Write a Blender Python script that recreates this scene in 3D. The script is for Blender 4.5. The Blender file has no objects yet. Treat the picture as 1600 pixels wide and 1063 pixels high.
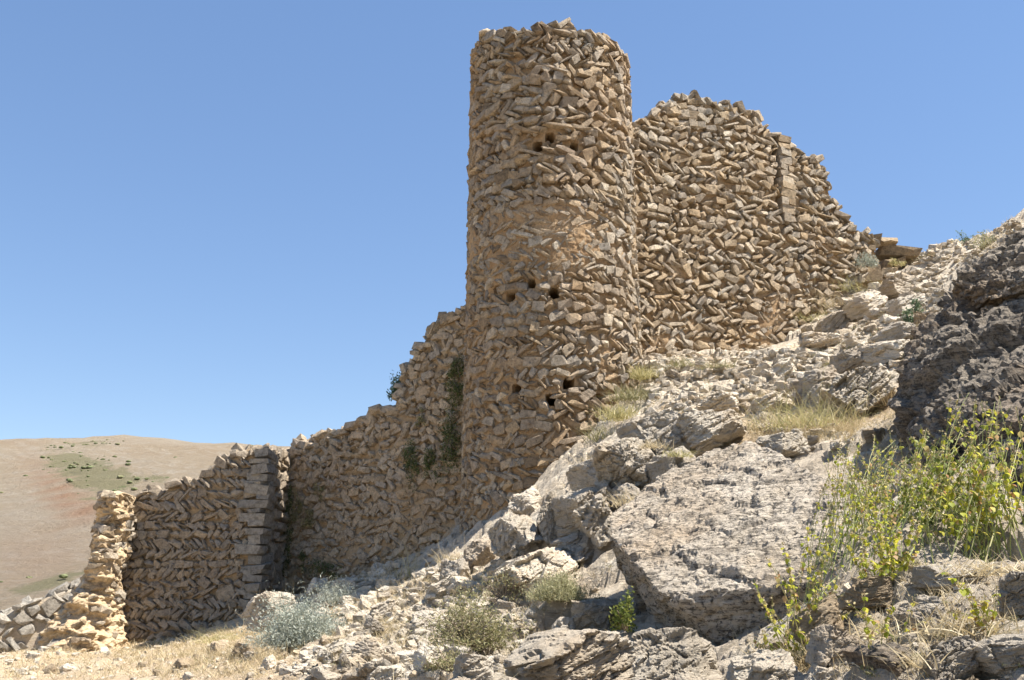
import bpy, bmesh, math, random
import numpy as np
from mathutils import Vector, Matrix

# ------------------------------------------------------------------ camera, sky, sun, exposure
SC = bpy.context.scene
COL = SC.collection
R = math.radians
PITCH = R(14.5); FPX = 1600.0; CX, CY = 800.0, 531.5
cam_d = bpy.data.cameras.new('camera'); cam = bpy.data.objects.new('camera', cam_d); COL.objects.link(cam)
cam_d.sensor_width = 36.0; cam_d.lens = 36.0 * FPX / 1600.0
cam_d.clip_start = 0.1; cam_d.clip_end = 5000
cam.location = (0, 0, 0); cam.rotation_euler = (R(90) + PITCH, 0, 0)
SC.camera = cam
SUN_AZ, SUN_EL = R(-9), R(62)            # azimuth measured from +X towards +Y
sd = (math.cos(SUN_EL)*math.cos(SUN_AZ), math.cos(SUN_EL)*math.sin(SUN_AZ), math.sin(SUN_EL))
w = bpy.data.worlds.new('World'); SC.world = w; w.use_nodes = True
nt = w.node_tree; nt.nodes.clear()
sky = nt.nodes.new('ShaderNodeTexSky'); sky.sky_type = 'NISHITA'; sky.sun_disc = False
sky.sun_elevation = SUN_EL; sky.sun_rotation = R(90) - SUN_AZ
sky.altitude = 2000; sky.air_density = 1.15; sky.dust_density = 0.15; sky.ozone_density = 2.0
bg = nt.nodes.new('ShaderNodeBackground'); bg.inputs['Strength'].default_value = 0.143
wo = nt.nodes.new('ShaderNodeOutputWorld')
gm = nt.nodes.new('ShaderNodeGamma'); gm.inputs['Gamma'].default_value = 0.63       # the camera's softer sky contrast, same everywhere
hs = nt.nodes.new('ShaderNodeHueSaturation'); hs.inputs['Saturation'].default_value = 1.36; hs.inputs['Hue'].default_value = 0.508
nt.links.new(sky.outputs[0], gm.inputs['Color']); nt.links.new(gm.outputs[0], hs.inputs['Color'])
nt.links.new(hs.outputs[0], bg.inputs[0]); nt.links.new(bg.outputs[0], wo.inputs[0])
sun_d = bpy.data.lights.new('sun', 'SUN'); sun_d.energy = 5.0; sun_d.angle = R(0.53); sun_d.color = (1.0, 0.945, 0.86)
sun = bpy.data.objects.new('sun', sun_d); COL.objects.link(sun)
sun.rotation_euler = Vector(sd).to_track_quat('Z', 'Y').to_euler()
SC.view_settings.view_transform = 'Standard'; SC.view_settings.look = 'None'
SC.view_settings.exposure = 1.2; SC.view_settings.gamma = 1.0; SC.view_settings.use_curve_mapping = False
SC.render.engine = 'CYCLES'
SC.cycles.max_bounces = 6; SC.cycles.diffuse_bounces = 3; SC.cycles.transmission_bounces = 3

rng = np.random.default_rng(7)
random.seed(7)

# ------------------------------------------------------------------ projection helpers (photo pixel + distance -> place in the world)
SP, CP = math.sin(PITCH), math.cos(PITCH)
def ray(u, v):
    a = (np.asarray(u, float) - CX)/FPX; b = (CY - np.asarray(v, float))/FPX
    return np.stack([a, CP - b*SP, SP + b*CP], -1)
def at(u, v, Y):
    d = ray(u, v); return d*(np.asarray(Y, float)/d[..., 1])[..., None]
def project(p):
    p = np.asarray(p, float); f = p[..., 1]*CP + p[..., 2]*SP; up = -p[..., 1]*SP + p[..., 2]*CP
    return CX + FPX*p[..., 0]/f, CY - FPX*up/f, f

# ------------------------------------------------------------------ noise
def _hash(ix, iy, iz, seed):
    h = (ix.astype(np.uint32)*np.uint32(374761393) + iy.astype(np.uint32)*np.uint32(668265263)
         + iz.astype(np.uint32)*np.uint32(2246822519) + np.uint32((seed*3266489917) & 0xffffffff))
    h ^= h >> np.uint32(13); h *= np.uint32(1274126177); h ^= h >> np.uint32(16); h *= np.uint32(2654435761); h ^= h >> np.uint32(15)
    return h
def gnoise(p, seed=0):
    p = np.asarray(p, float); shp = p.shape[:-1]; p = p.reshape(-1, 3); i = np.floor(p).astype(np.int64); f = p - i
    u = f*f*f*(f*(f*6 - 15) + 10); out = 0
    for dx in (0, 1):
        wx = u[:, 0] if dx else 1 - u[:, 0]
        for dy in (0, 1):
            wy = u[:, 1] if dy else 1 - u[:, 1]
            for dz in (0, 1):
                wz = u[:, 2] if dz else 1 - u[:, 2]
                h = _hash(i[:, 0] + dx, i[:, 1] + dy, i[:, 2] + dz, seed)
                gx = (h & 1023)/511.5 - 1; gy = ((h >> np.uint32(10)) & 1023)/511.5 - 1; gz = ((h >> np.uint32(20)) & 1023)/511.5 - 1
                out = out + wx*wy*wz*(gx*(f[:, 0] - dx) + gy*(f[:, 1] - dy) + gz*(f[:, 2] - dz))
    return out.reshape(shp)
def fbm(p, octv=4, seed=0, gain=0.5, lac=2.03):
    p = np.asarray(p, float); a = 1.0; s = 0; 
    for k in range(octv):
        s = s + a*gnoise(p, seed + 17*k); p = p*lac + 11.3; a *= gain
    return s
def ridged(p, octv=4, seed=0):
    p = np.asarray(p, float); a = 1.0; s = 0
    for k in range(octv):
        s = s + a*(0.5 - np.abs(gnoise(p, seed + 13*k))*1.6); p = p*2.1 + 5.1; a *= 0.5
    return s
def worley2(p, seed):
    """nearest jittered cell in 2-D: returns random a,b,c per cell, offset to the cell centre and distance gap to the second nearest"""
    i = np.floor(p).astype(np.int64); n = len(p)
    d1 = np.full(n, 9.0); d2 = np.full(n, 9.0); off = np.zeros((n, 2)); hh = np.zeros(n, np.uint32)
    for dx in (-1, 0, 1):
        for dy in (-1, 0, 1):
            cx = i[:, 0] + dx; cy = i[:, 1] + dy
            h = _hash(cx, cy, cx*0 + 3, seed)
            px = cx + (h & 255)/255.0; py = cy + ((h >> np.uint32(8)) & 255)/255.0
            ox = p[:, 0] - px; oy = p[:, 1] - py; d = np.sqrt(ox*ox + oy*oy)
            m = d < d1
            d2 = np.where(m, d1, np.minimum(d2, d)); d1 = np.where(m, d, d1)
            off[m, 0] = ox[m]; off[m, 1] = oy[m]; hh[m] = h[m]
    h2 = _hash(hh.astype(np.int64), hh.astype(np.int64)*7, hh.astype(np.int64)*0, seed + 1)
    r = [((h2 >> np.uint32(s)) & 1023)/511.5 - 1 for s in (0, 10, 20)]
    return r, off, d2 - d1
def worley3(p, seed):
    """nearest jittered cell in 3-D: three random numbers per cell, offset to its centre, gap to the second nearest"""
    i = np.floor(p).astype(np.int64); n = len(p); d1 = np.full(n, 9.0); d2 = np.full(n, 9.0); off = np.zeros((n, 3)); hh = np.zeros(n, np.uint32)
    for dx in (-1, 0, 1):
        for dy in (-1, 0, 1):
            for dz in (-1, 0, 1):
                c = i + np.array([dx, dy, dz]); h = _hash(c[:, 0], c[:, 1], c[:, 2], seed)
                q = p - c - np.stack([(h & 255)/255.0, ((h >> np.uint32(8)) & 255)/255.0, ((h >> np.uint32(16)) & 255)/255.0], -1)
                d = np.sqrt((q*q).sum(1)); m = d < d1
                d2 = np.where(m, d1, np.minimum(d2, d)); d1 = np.where(m, d, d1); off[m] = q[m]; hh[m] = h[m]
    hi = hh.astype(np.int64); h2 = _hash(hi, hi*7, hi*0, seed + 1)
    return [((h2 >> np.uint32(k)) & 1023)/511.5 - 1 for k in (0, 10, 20)], off, d2 - d1
def sstep(a, b, x):
    t = np.clip((np.asarray(x, float) - a)/(b - a), 0, 1); return t*t*(3 - 2*t)

# ------------------------------------------------------------------ mesh helpers
def mesh_np(name, V, F, mat=None, smooth=False):
    V = np.asarray(V, np.float32); F = np.asarray(F, np.int32); k = F.shape[1]
    me = bpy.data.meshes.new(name)
    me.vertices.add(len(V)); me.vertices.foreach_set('co', V.ravel())
    me.loops.add(F.size); me.loops.foreach_set('vertex_index', F.ravel())
    me.polygons.add(len(F)); me.polygons.foreach_set('loop_start', np.arange(0, F.size, k, dtype=np.int32))
    me.polygons.foreach_set('use_smooth', np.full(len(F), smooth, bool))
    me.update(calc_edges=True)
    if mat: me.materials.append(mat)
    return me
def obj(name, me, parent=None, loc=None):
    o = bpy.data.objects.new(name, me); COL.objects.link(o)
    if loc is not None: o.location = loc
    if parent is not None: o.parent = parent
    return o
def tag(o, label=None, cat=None, group=None, kind=None):
    if label: o['label'] = label
    if cat: o['category'] = cat
    if group: o['group'] = group
    if kind or cat: o['kind'] = kind or 'thing'
    return o
def empty(name, loc, label, cat, group=None):
    o = bpy.data.objects.new(name, None); o.empty_display_size = 0.2; COL.objects.link(o); o.location = loc
    return tag(o, label, cat, group)
def grid_faces(nu, nv, wrap=False):
    i = np.arange(nu if wrap else nu - 1); j = np.arange(nv - 1)
    I, J = np.meshgrid(i, j, indexing='ij'); I2 = (I + 1) % nu
    return np.stack([I*nv + J, I2*nv + J, I2*nv + J + 1, I*nv + J + 1], -1).reshape(-1, 4)
_ico = {}
def ico(n):
    if n not in _ico:
        bm = bmesh.new(); bmesh.ops.create_icosphere(bm, subdivisions=n, radius=1.0)
        V = np.array([v.co[:] for v in bm.verts]); F = np.array([[v.index for v in f.verts] for f in bm.faces]); bm.free()
        _ico[n] = (V/np.linalg.norm(V, axis=1)[:, None], F)
    return _ico[n]
def hull(points):
    bm = bmesh.new()
    for p in points: bm.verts.new(p)
    r = bmesh.ops.convex_hull(bm, input=bm.verts)
    bmesh.ops.delete(bm, geom=list({v for v in r['geom_interior'] + r['geom_unused'] if isinstance(v, bmesh.types.BMVert)}), context='VERTS')
    bmesh.ops.recalc_face_normals(bm, faces=bm.faces)
    bm.verts.index_update()
    V = np.array([v.co[:] for v in bm.verts]); F = np.array([[v.index for v in f.verts] for f in bm.faces])
    N = np.array([f.normal[:] for f in bm.faces]); bm.free()
    return V, F, N

# ------------------------------------------------------------------ materials
def lin(r, g, b):
    f = lambda c: (c/255/12.92) if c/255 <= 0.04045 else ((c/255 + 0.055)/1.055)**2.4
    return (f(r), f(g), f(b), 1)
class NT:
    def __init__(s, name):
        s.m = bpy.data.materials.new(name); s.m.use_nodes = True; s.t = s.m.node_tree; s.t.nodes.clear()
    def n(s, typ, **kw):
        x = s.t.nodes.new(typ)
        for k, v in kw.items():
            if k.startswith('i_'): x.inputs[k[2:].replace('_', ' ')].default_value = v
            else: setattr(x, k, v)
        return x
    def l(s, a, b): s.t.links.new(a, b)
    def noise(s, scale, detail=6, rough=0.6, vec=None, dist=0.0):
        x = s.n('ShaderNodeTexNoise'); x.inputs['Scale'].default_value = scale; x.inputs['Detail'].default_value = detail
        x.inputs['Roughness'].default_value = rough; x.inputs['Distortion'].default_value = dist
        if vec is not None: s.l(vec, x.inputs['Vector'])
        return x.outputs['Fac']
    def ramp(s, fac, stops, interp='LINEAR'):
        x = s.n('ShaderNodeValToRGB'); x.color_ramp.interpolation = interp
        e = x.color_ramp.elements
        while len(e) < len(stops): e.new(0.5)
        for q, (p, c) in zip(e, stops):
            q.position = p; q.color = c if len(c) == 4 else (*c, 1)
        s.l(fac, x.inputs[0]); return x.outputs[0]
    def mix(s, fac, a, b, mode='MIX'):
        x = s.n('ShaderNodeMix', data_type='RGBA', blend_type=mode)
        if isinstance(fac, (int, float)): x.inputs[0].default_value = fac
        else: s.l(fac, x.inputs[0])
        for k, v in ((6, a), (7, b)):
            if isinstance(v, tuple): x.inputs[k].default_value = v
            else: s.l(v, x.inputs[k])
        return x.outputs[2]
    def math(s, op, a, b=0.0):
        x = s.n('ShaderNodeMath', operation=op)
        for k, v in ((0, a), (1, b)):
            if isinstance(v, (int, float)): x.inputs[k].default_value = v
            else: s.l(v, x.inputs[k])
        return x.outputs[0]
    def pos(s, scale=(1, 1, 1), rot=(0, 0, 0)):
        g = s.n('ShaderNodeNewGeometry'); m = s.n('ShaderNodeMapping')
        m.inputs['Scale'].default_value = scale; m.inputs['Rotation'].default_value = rot
        s.l(g.outputs['Position'], m.inputs['Vector']); return m.outputs[0]
    def rand(s):
        o = s.n('ShaderNodeObjectInfo'); g = s.n('ShaderNodeNewGeometry')
        return s.math('FRACT', s.math('ADD', o.outputs['Random'], g.outputs['Random Per Island']))
    def out(s, col, rough=0.9, bump=None, bstr=0.5, bdist=0.03, trans=None, spec=0.25):
        p = s.n('ShaderNodeBsdfPrincipled'); p.inputs['Roughness'].default_value = rough
        p.inputs['Specular IOR Level'].default_value = spec
        if isinstance(col, tuple): p.inputs['Base Color'].default_value = col
        else: s.l(col, p.inputs['Base Color'])
        if bump is not None:
            b = s.n('ShaderNodeBump'); b.inputs['Strength'].default_value = bstr; b.inputs['Distance'].default_value = bdist
            s.l(bump, b.inputs['Height']); s.l(b.outputs[0], p.inputs['Normal'])
        o = s.n('ShaderNodeOutputMaterial'); sh = p.outputs[0]
        if trans:
            t = s.n('ShaderNodeBsdfTranslucent')
            if isinstance(col, tuple): t.inputs[0].default_value = col
            else: s.l(col, t.inputs[0])
            mx = s.n('ShaderNodeMixShader'); mx.inputs[0].default_value = trans
            s.l(p.outputs[0], mx.inputs[1]); s.l(t.outputs[0], mx.inputs[2]); sh = mx.outputs[0]
        s.l(sh, o.inputs[0]); return s.m

def stone_mat(name, stops, warm, warm_amt=0.5, bscale=14):
    """wall stone: one colour per stone from the ramp, warm soil stain in patches, grain and pale/dark lichen"""
    t = NT(name); P = t.pos()
    base = t.ramp(t.rand(), stops)
    st = t.noise(0.55, 4, 0.6, P)
    base = t.mix(t.math('MULTIPLY', t.ramp(st, [(0.35, (0, 0, 0)), (0.68, (1, 1, 1))]), warm_amt), base, warm)
    g = t.noise(9, 8, 0.7, P)
    base = t.mix(1.0, base, t.ramp(g, [(0.28, (0.36, 0.34, 0.32)), (0.5, (0.98, 0.97, 0.95)), (0.74, (1.42, 1.38, 1.32))]), 'MULTIPLY')
    l = t.noise(26, 4, 0.6, P)
    base = t.mix(t.math('MULTIPLY', t.ramp(l, [(0.58, (0, 0, 0)), (0.66, (1, 1, 1))]), 0.6), base, (0.09, 0.08, 0.065, 1))
    b = t.math('ADD', t.noise(bscale, 8, 0.68, P), t.math('MULTIPLY', t.noise(bscale*4, 4, 0.6, P), 0.35))
    return t.out(base, 0.92, b, 1.0, 0.075)
STONE_TOWER = stone_mat('stone_tower', [(0.0, (0.19, 0.15, 0.105)), (0.12, (0.43, 0.325, 0.21)), (0.26, (0.31, 0.29, 0.255)), (0.38, (0.53, 0.41, 0.265)), (0.52, (0.41, 0.38, 0.33)), (0.64, (0.46, 0.36, 0.24)), (0.78, (0.30, 0.265, 0.22)), (0.9, (0.68, 0.595, 0.465)), (1.0, (0.26, 0.245, 0.22))], (0.50, 0.315, 0.16, 1), 0.4)
STONE_WALL = stone_mat('stone_wall', [(0.0, (0.22, 0.175, 0.12)), (0.12, (0.47, 0.365, 0.24)), (0.26, (0.35, 0.325, 0.28)), (0.38, (0.56, 0.44, 0.29)), (0.52, (0.44, 0.405, 0.35)), (0.64, (0.49, 0.39, 0.265)), (0.78, (0.33, 0.29, 0.24)), (0.9, (0.70, 0.615, 0.485)), (1.0, (0.29, 0.275, 0.245))], (0.54, 0.36, 0.19, 1), 0.36)
STONE_SHADE = stone_mat('stone_curtain', [(0.0, (0.34, 0.285, 0.21)), (0.25, (0.54, 0.43, 0.30)), (0.5, (0.46, 0.40, 0.32)), (0.75, (0.61, 0.51, 0.375)), (1.0, (0.41, 0.375, 0.325))], (0.56, 0.37, 0.21, 1), 0.4)
STONE_GREY = stone_mat('stone_bastion', [(0.0, (0.26, 0.225, 0.18)), (0.3, (0.43, 0.365, 0.28)), (0.6, (0.37, 0.33, 0.275)), (0.85, (0.49, 0.41, 0.305)), (1.0, (0.32, 0.30, 0.27))], (0.38, 0.27, 0.17, 1), 0.4)
STONE_QUOIN = stone_mat('stone_quoin', [(0.0, (0.28, 0.265, 0.24)), (0.5, (0.35, 0.325, 0.285)), (1.0, (0.40, 0.36, 0.30))], (0.36, 0.29, 0.2, 1), 0.3)
STONE_LOW = stone_mat('stone_low_wall', [(0.0, (0.36, 0.335, 0.295)), (0.5, (0.45, 0.42, 0.365)), (1.0, (0.34, 0.32, 0.285))], (0.42, 0.35, 0.26, 1), 0.2)
STONE_RUBBLE = stone_mat('stone_rubble', [(0.0, (0.50, 0.42, 0.315)), (0.25, (0.70, 0.61, 0.48)), (0.5, (0.57, 0.51, 0.425)), (0.75, (0.80, 0.725, 0.60)), (1.0, (0.64, 0.51, 0.355))], (0.68, 0.52, 0.34, 1), 0.3)

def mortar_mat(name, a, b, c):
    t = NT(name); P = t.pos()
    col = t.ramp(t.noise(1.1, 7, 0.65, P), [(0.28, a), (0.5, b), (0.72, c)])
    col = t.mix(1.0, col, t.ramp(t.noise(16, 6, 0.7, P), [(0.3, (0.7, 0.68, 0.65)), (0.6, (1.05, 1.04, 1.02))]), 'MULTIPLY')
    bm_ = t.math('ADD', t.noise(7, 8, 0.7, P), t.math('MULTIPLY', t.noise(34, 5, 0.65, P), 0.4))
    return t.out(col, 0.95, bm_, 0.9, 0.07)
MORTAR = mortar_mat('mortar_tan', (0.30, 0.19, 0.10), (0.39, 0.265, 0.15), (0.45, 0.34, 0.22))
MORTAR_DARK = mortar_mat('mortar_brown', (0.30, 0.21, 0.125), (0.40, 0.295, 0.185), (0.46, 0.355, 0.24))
MORTAR_PALE = mortar_mat('mortar_cream', (0.47, 0.34, 0.205), (0.57, 0.44, 0.285), (0.62, 0.51, 0.365))

def rock_mat(name, light, mid, dark, stain, dark_amt=0.5, strata=(0.5, 0.0, 0.5), pale=(0.56, 0.53, 0.48), speck=0.6, thr=0.57):
    """limestone: banded, pitted, lichen-flecked"""
    t = NT(name); P = t.pos()
    S = t.pos((1.2, 1.2, 5.0), (R(-20), R(24), R(15)))
    n1 = t.noise(1.4, 8, 0.62, P); n2 = t.noise(2.2, 9, 0.7, S)
    col = t.ramp(n1, [(0.25, mid), (0.5, light), (0.75, pale)])
    col = t.mix(t.math('MULTIPLY', t.ramp(n2, [(0.5, (0, 0, 0)), (0.66, (1, 1, 1))]), dark_amt), col, dark)
    col = t.mix(t.math('MULTIPLY', t.ramp(t.noise(0.9, 5, 0.6, t.pos((1, 1, 1), (0.3, 0.5, 0))), [(0.5, (0, 0, 0)), (0.7, (1, 1, 1))]), 0.55), col, stain)
    sp = t.noise(18, 6, 0.75, P)
    col = t.mix(t.math('MULTIPLY', t.ramp(sp, [(thr, (0, 0, 0)), (thr + 0.08, (1, 1, 1))]), speck), col, (0.075, 0.066, 0.056, 1))
    sp2 = t.noise(7, 7, 0.78, S)
    col = t.mix(t.math('MULTIPLY', t.ramp(sp2, [(thr - 0.02, (0, 0, 0)), (thr + 0.07, (1, 1, 1))]), speck), col, (0.11, 0.095, 0.078, 1))
    v = t.n('ShaderNodeTexVoronoi'); v.inputs['Scale'].default_value = 5.0; t.l(P, v.inputs['Vector'])
    vm = t.math('MULTIPLY', t.math('LESS_THAN', t.math('ADD', v.outputs['Distance'], t.math('MULTIPLY', t.noise(30, 3, 0.6, P), 0.2)), 0.19), t.math('GREATER_THAN', t.noise(1.1, 3, 0.5, P), 0.55))
    col = t.mix(t.math('MULTIPLY', vm, 0.7), col, (0.60, 0.58, 0.54, 1))
    o = t.n('ShaderNodeObjectInfo')
    col = t.mix(1.0, col, t.ramp(o.outputs['Random'], [(0, (0.84, 0.83, 0.82)), (1, (1.12, 1.10, 1.06))]), 'MULTIPLY')
    b = t.math('ADD', t.noise(5, 9, 0.75, S), t.math('MULTIPLY', t.noise(22, 7, 0.75, P), 0.6))
    return t.out(col, 0.93, b, 1.0, 0.09)
ROCK = rock_mat('limestone_grey', (0.60, 0.53, 0.43), (0.42, 0.36, 0.285), (0.15, 0.132, 0.11, 1), (0.52, 0.385, 0.245, 1), 0.42, pale=(0.70, 0.635, 0.535), thr=0.575)
ROCK_PALE = rock_mat('limestone_pale', (0.74, 0.655, 0.53), (0.58, 0.49, 0.38), (0.24, 0.205, 0.165, 1), (0.55, 0.41, 0.265, 1), 0.28, speck=0.45, thr=0.6, pale=(0.84, 0.775, 0.66))
ROCK_HERO = rock_mat('limestone_boulder', (0.66, 0.575, 0.465), (0.47, 0.395, 0.305), (0.10, 0.085, 0.07, 1), (0.54, 0.395, 0.25, 1), 0.5, pale=(0.80, 0.715, 0.60), speck=0.9, thr=0.53)
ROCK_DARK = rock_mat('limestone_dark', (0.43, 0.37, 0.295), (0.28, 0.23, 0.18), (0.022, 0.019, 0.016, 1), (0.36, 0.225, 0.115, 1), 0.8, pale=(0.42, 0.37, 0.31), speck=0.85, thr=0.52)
ROCK_WARM = rock_mat('limestone_ochre', (0.48, 0.38, 0.26), (0.38, 0.29, 0.19), (0.20, 0.165, 0.125, 1), (0.52, 0.36, 0.21, 1), 0.25, pale=(0.60, 0.51, 0.39))

def ground_mat():
    t = NT('slope_soil_and_rock'); P = t.pos()
    a = t.n('ShaderNodeAttribute'); a.attribute_name = 'rocky'
    soil = t.ramp(t.noise(0.8, 8, 0.65, P), [(0.3, (0.50, 0.38, 0.245)), (0.5, (0.62, 0.495, 0.34)), (0.7, (0.70, 0.59, 0.435))])
    soil = t.mix(1.0, soil, t.ramp(t.noise(14, 7, 0.75, P), [(0.3, (0.55, 0.52, 0.48)), (0.6, (1.08, 1.06, 1.04))]), 'MULTIPLY')
    S = t.pos((1, 1, 4.5), (R(-20), R(24), R(15)))
    rk = t.ramp(t.noise(1.6, 8, 0.66, P), [(0.28, (0.46, 0.38, 0.285)), (0.5, (0.62, 0.53, 0.41)), (0.72, (0.76, 0.685, 0.555))])
    rk = t.mix(t.math('MULTIPLY', t.ramp(t.noise(3, 9, 0.7, S), [(0.52, (0, 0, 0)), (0.68, (1, 1, 1))]), 0.65), rk, (0.16, 0.134, 0.105, 1))
    fac = t.math('ADD', a.outputs['Fac'], t.math('MULTIPLY', t.math('SUBTRACT', t.noise(2.2, 6, 0.65, P), 0.5), 1.3))
    col = t.mix(t.ramp(fac, [(0.55, (0, 0, 0)), (0.75, (1, 1, 1))]), soil, rk)
    b = t.math('ADD', t.noise(6, 9, 0.75, S), t.math('MULTIPLY', t.noise(24, 7, 0.75, P), 0.7))
    return t.out(col, 0.95, b, 1.0, 0.09)
GROUND = ground_mat()
def hill_mat():
    t = NT('dry_hillside'); P = t.pos()
    col = t.ramp(t.noise(0.018, 8, 0.62, P), [(0.3, (0.33, 0.25, 0.165)), (0.5, (0.365, 0.29, 0.20)), (0.7, (0.38, 0.325, 0.25))])
    col = t.mix(t.math('MULTIPLY', t.ramp(t.noise(0.35, 8, 0.8, P), [(0.5, (0, 0, 0)), (0.6, (1, 1, 1))]), 0.6), col, (0.47, 0.41, 0.33, 1))
    col = t.mix(t.math('MULTIPLY', t.ramp(t.noise(0.7, 6, 0.8, P), [(0.55, (0, 0, 0)), (0.64, (1, 1, 1))]), 0.5), col, (0.21, 0.165, 0.105, 1))
    a = t.n('ShaderNodeAttribute'); a.attribute_name = 'red'
    col = t.mix(t.math('MULTIPLY', a.outputs['Fac'], 0.75), col, (0.31, 0.16, 0.085, 1))
    a = t.n('ShaderNodeAttribute'); a.attribute_name = 'green'
    gf = t.math('ADD', a.outputs['Fac'], t.math('MULTIPLY', t.math('SUBTRACT', t.noise(0.14, 9, 0.8, P), 0.5), 2.4))
    col = t.mix(t.math('MULTIPLY', t.ramp(gf, [(0.45, (0, 0, 0)), (0.65, (1, 1, 1))]), 0.85), col, (0.225, 0.205, 0.11, 1))
    return t.out(col, 0.95, t.noise(0.5, 9, 0.8, P), 1.0, 2.2)
HILL = hill_mat()
def leaf_mat(name, stops, trans=0.35, rough=0.6):
    t = NT(name); P = t.pos()
    c = t.ramp(t.rand(), stops)
    return t.out(c, rough, None, trans=trans, spec=0.3)
LEAF_YG = leaf_mat('leaf_yellow_green', [(0.0, (0.22, 0.27, 0.035)), (0.3, (0.38, 0.41, 0.045)), (0.6, (0.56, 0.52, 0.06)), (0.78, (0.60, 0.52, 0.13)), (0.9, (0.46, 0.35, 0.20)), (1.0, (0.40, 0.20, 0.08))], 0.5)
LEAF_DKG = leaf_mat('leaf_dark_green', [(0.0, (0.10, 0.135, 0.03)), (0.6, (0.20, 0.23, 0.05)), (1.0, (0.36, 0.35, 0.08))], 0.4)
LEAF_SCRUB = leaf_mat('leaf_far_scrub', [(0.0, (0.13, 0.15, 0.065)), (0.6, (0.18, 0.195, 0.085)), (1.0, (0.25, 0.24, 0.12))], 0.2)
LEAF_WALL = leaf_mat('leaf_wall_plant', [(0.0, (0.07, 0.095, 0.03)), (0.6, (0.12, 0.15, 0.05)), (1.0, (0.20, 0.20, 0.085))], 0.3)
LEAF_SILVER = leaf_mat('leaf_silver', [(0.0, (0.26, 0.29, 0.23)), (0.5, (0.36, 0.385, 0.32)), (1.0, (0.47, 0.48, 0.40))], 0.25)
LEAF_OLIVE = leaf_mat('leaf_olive', [(0.0, (0.17, 0.17, 0.07)), (0.5, (0.27, 0.255, 0.12)), (1.0, (0.42, 0.36, 0.20))], 0.3)
LEAF_CUSH = leaf_mat('leaf_cushion', [(0.0, (0.25, 0.25, 0.12)), (0.5, (0.38, 0.36, 0.20)), (1.0, (0.52, 0.47, 0.29))], 0.3)
LEAF_BLUE = leaf_mat('leaf_blue_green', [(0.0, (0.08, 0.125, 0.07)), (0.6, (0.13, 0.19, 0.10)), (1.0, (0.20, 0.25, 0.14))], 0.3)
STRAW = leaf_mat('dry_straw', [(0.0, (0.40, 0.31, 0.17)), (0.5, (0.54, 0.44, 0.265)), (1.0, (0.66, 0.57, 0.39))], 0.3)
STRAW_GREEN = leaf_mat('greenish_straw', [(0.0, (0.30, 0.29, 0.11)), (0.5, (0.45, 0.40, 0.18)), (1.0, (0.60, 0.52, 0.28))], 0.35)
STEM_PALE = leaf_mat('stem_pale_green', [(0.0, (0.20, 0.24, 0.06)), (0.6, (0.32, 0.35, 0.11)), (1.0, (0.43, 0.40, 0.18))], 0.15)
TWIG = leaf_mat('twig_grey_brown', [(0.0, (0.17, 0.125, 0.085)), (0.6, (0.28, 0.22, 0.16)), (1.0, (0.42, 0.35, 0.26))], 0.0)

# ------------------------------------------------------------------ terrain
CTRL = [ # photo u, v and distance Y of points of bare ground
 (60,1063,21),(250,1063,16),(430,1063,11.5),(600,1063,9),(760,1063,7.8),(900,1063,7.6),(1050,1063,7.7),(1160,1063,7.4),(1270,1063,5.9),(1400,1063,4.9),(1600,1063,4.2),
 (-200,1045,26),(30,1030,30),(120,1012,28),(200,1015,27.3),(300,992,27),(400,962,27.3),(455,938,29),(530,915,28),(620,895,27),(700,872,25.5),
 (300,1025,21),(450,1000,17),(560,960,17),(640,920,21),(520,1030,12.5),(640,1000,11.5),(700,950,14),(740,880,21),(790,840,21),(850,800,20.5),(920,740,20.5),
 (760,960,12.5),(850,1000,10.2),(900,950,11.8),(945,935,12.0),(1000,985,10.0),(960,1020,8.8),(1080,1040,8.6),(1170,1048,8.0),(1010,925,11.6),
 (950,690,22),(1000,615,25.3),(1012,560,27.2),(1080,568,26),(1150,558,27.5),(1220,545,29.5),(1270,505,31),(1330,450,32.3),(1390,425,33.5),(1450,393,35),(1530,372,36),(1640,335,37),
 (1050,640,19),(1150,620,20),(1120,690,14.5),(1200,680,14.5),(1250,650,16),(1330,600,18.5),(1400,560,20),(1330,520,25),(1420,480,26),(1400,650,13.5),(1450,440,30),
 (1300,720,12.5),(1400,720,11.5),(1360,860,8),(1420,820,8.2),(1520,835,7.6),(1600,830,7.0),(1500,900,6.2),(1600,890,5.8),(1480,800,8.8),(1560,835,8.0),(1440,765,10.0),(1660,860,7.0),(1750,900,6.0),(1350,960,6.0),(1450,980,5.6),(1280,1020,6.1),(1560,1000,4.9)]
def _ctrl():
    C = np.array(CTRL, float); P = at(C[:, 0], C[:, 1], C[:, 2])
    extra = np.array([(-20,10,-2.3),(-20,20,-2.3),(-20,34,-3.2),(-24,50,-6.0),(-9,36,-1.6),(-5,38,0.4),(0,36,3.0),(4,40,6.0),(12,46,11.0),(24,44,17.0),
        (24,26,13.0),(20,14,8.8),(14,6,5.2),(12,0,3.2),(6,0,0.9),(0,0,-1.65),(-6,0,-2.1),(-14,0,-2.4),(0,-10,-2.8),(14,-10,2.0),(-20,-10,-3.2),(26,0,9.0),
        (9,12.5,4.3),(12,18,8.0),(14,26,10.5),(-26,0,-3.5),(0,52,4.0),(-40,30,-6),(-40,0,-5)], float)
    return np.concatenate([P, extra])
_C = _ctrl()
def _tps(r2): return np.where(r2 > 1e-9, 0.5*r2*np.log(np.maximum(r2, 1e-9)), 0.0)
def _fit():
    n = len(_C); X = _C[:, :2]/10; r2 = ((X[:, None] - X[None])**2).sum(-1)
    A = np.zeros((n + 3, n + 3)); A[:n, :n] = _tps(r2) + np.eye(n)*0.004
    Pm = np.c_[np.ones(n), X]; A[:n, n:] = Pm; A[n:, :n] = Pm.T
    return np.linalg.solve(A, np.r_[_C[:, 2], 0, 0, 0])
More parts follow.
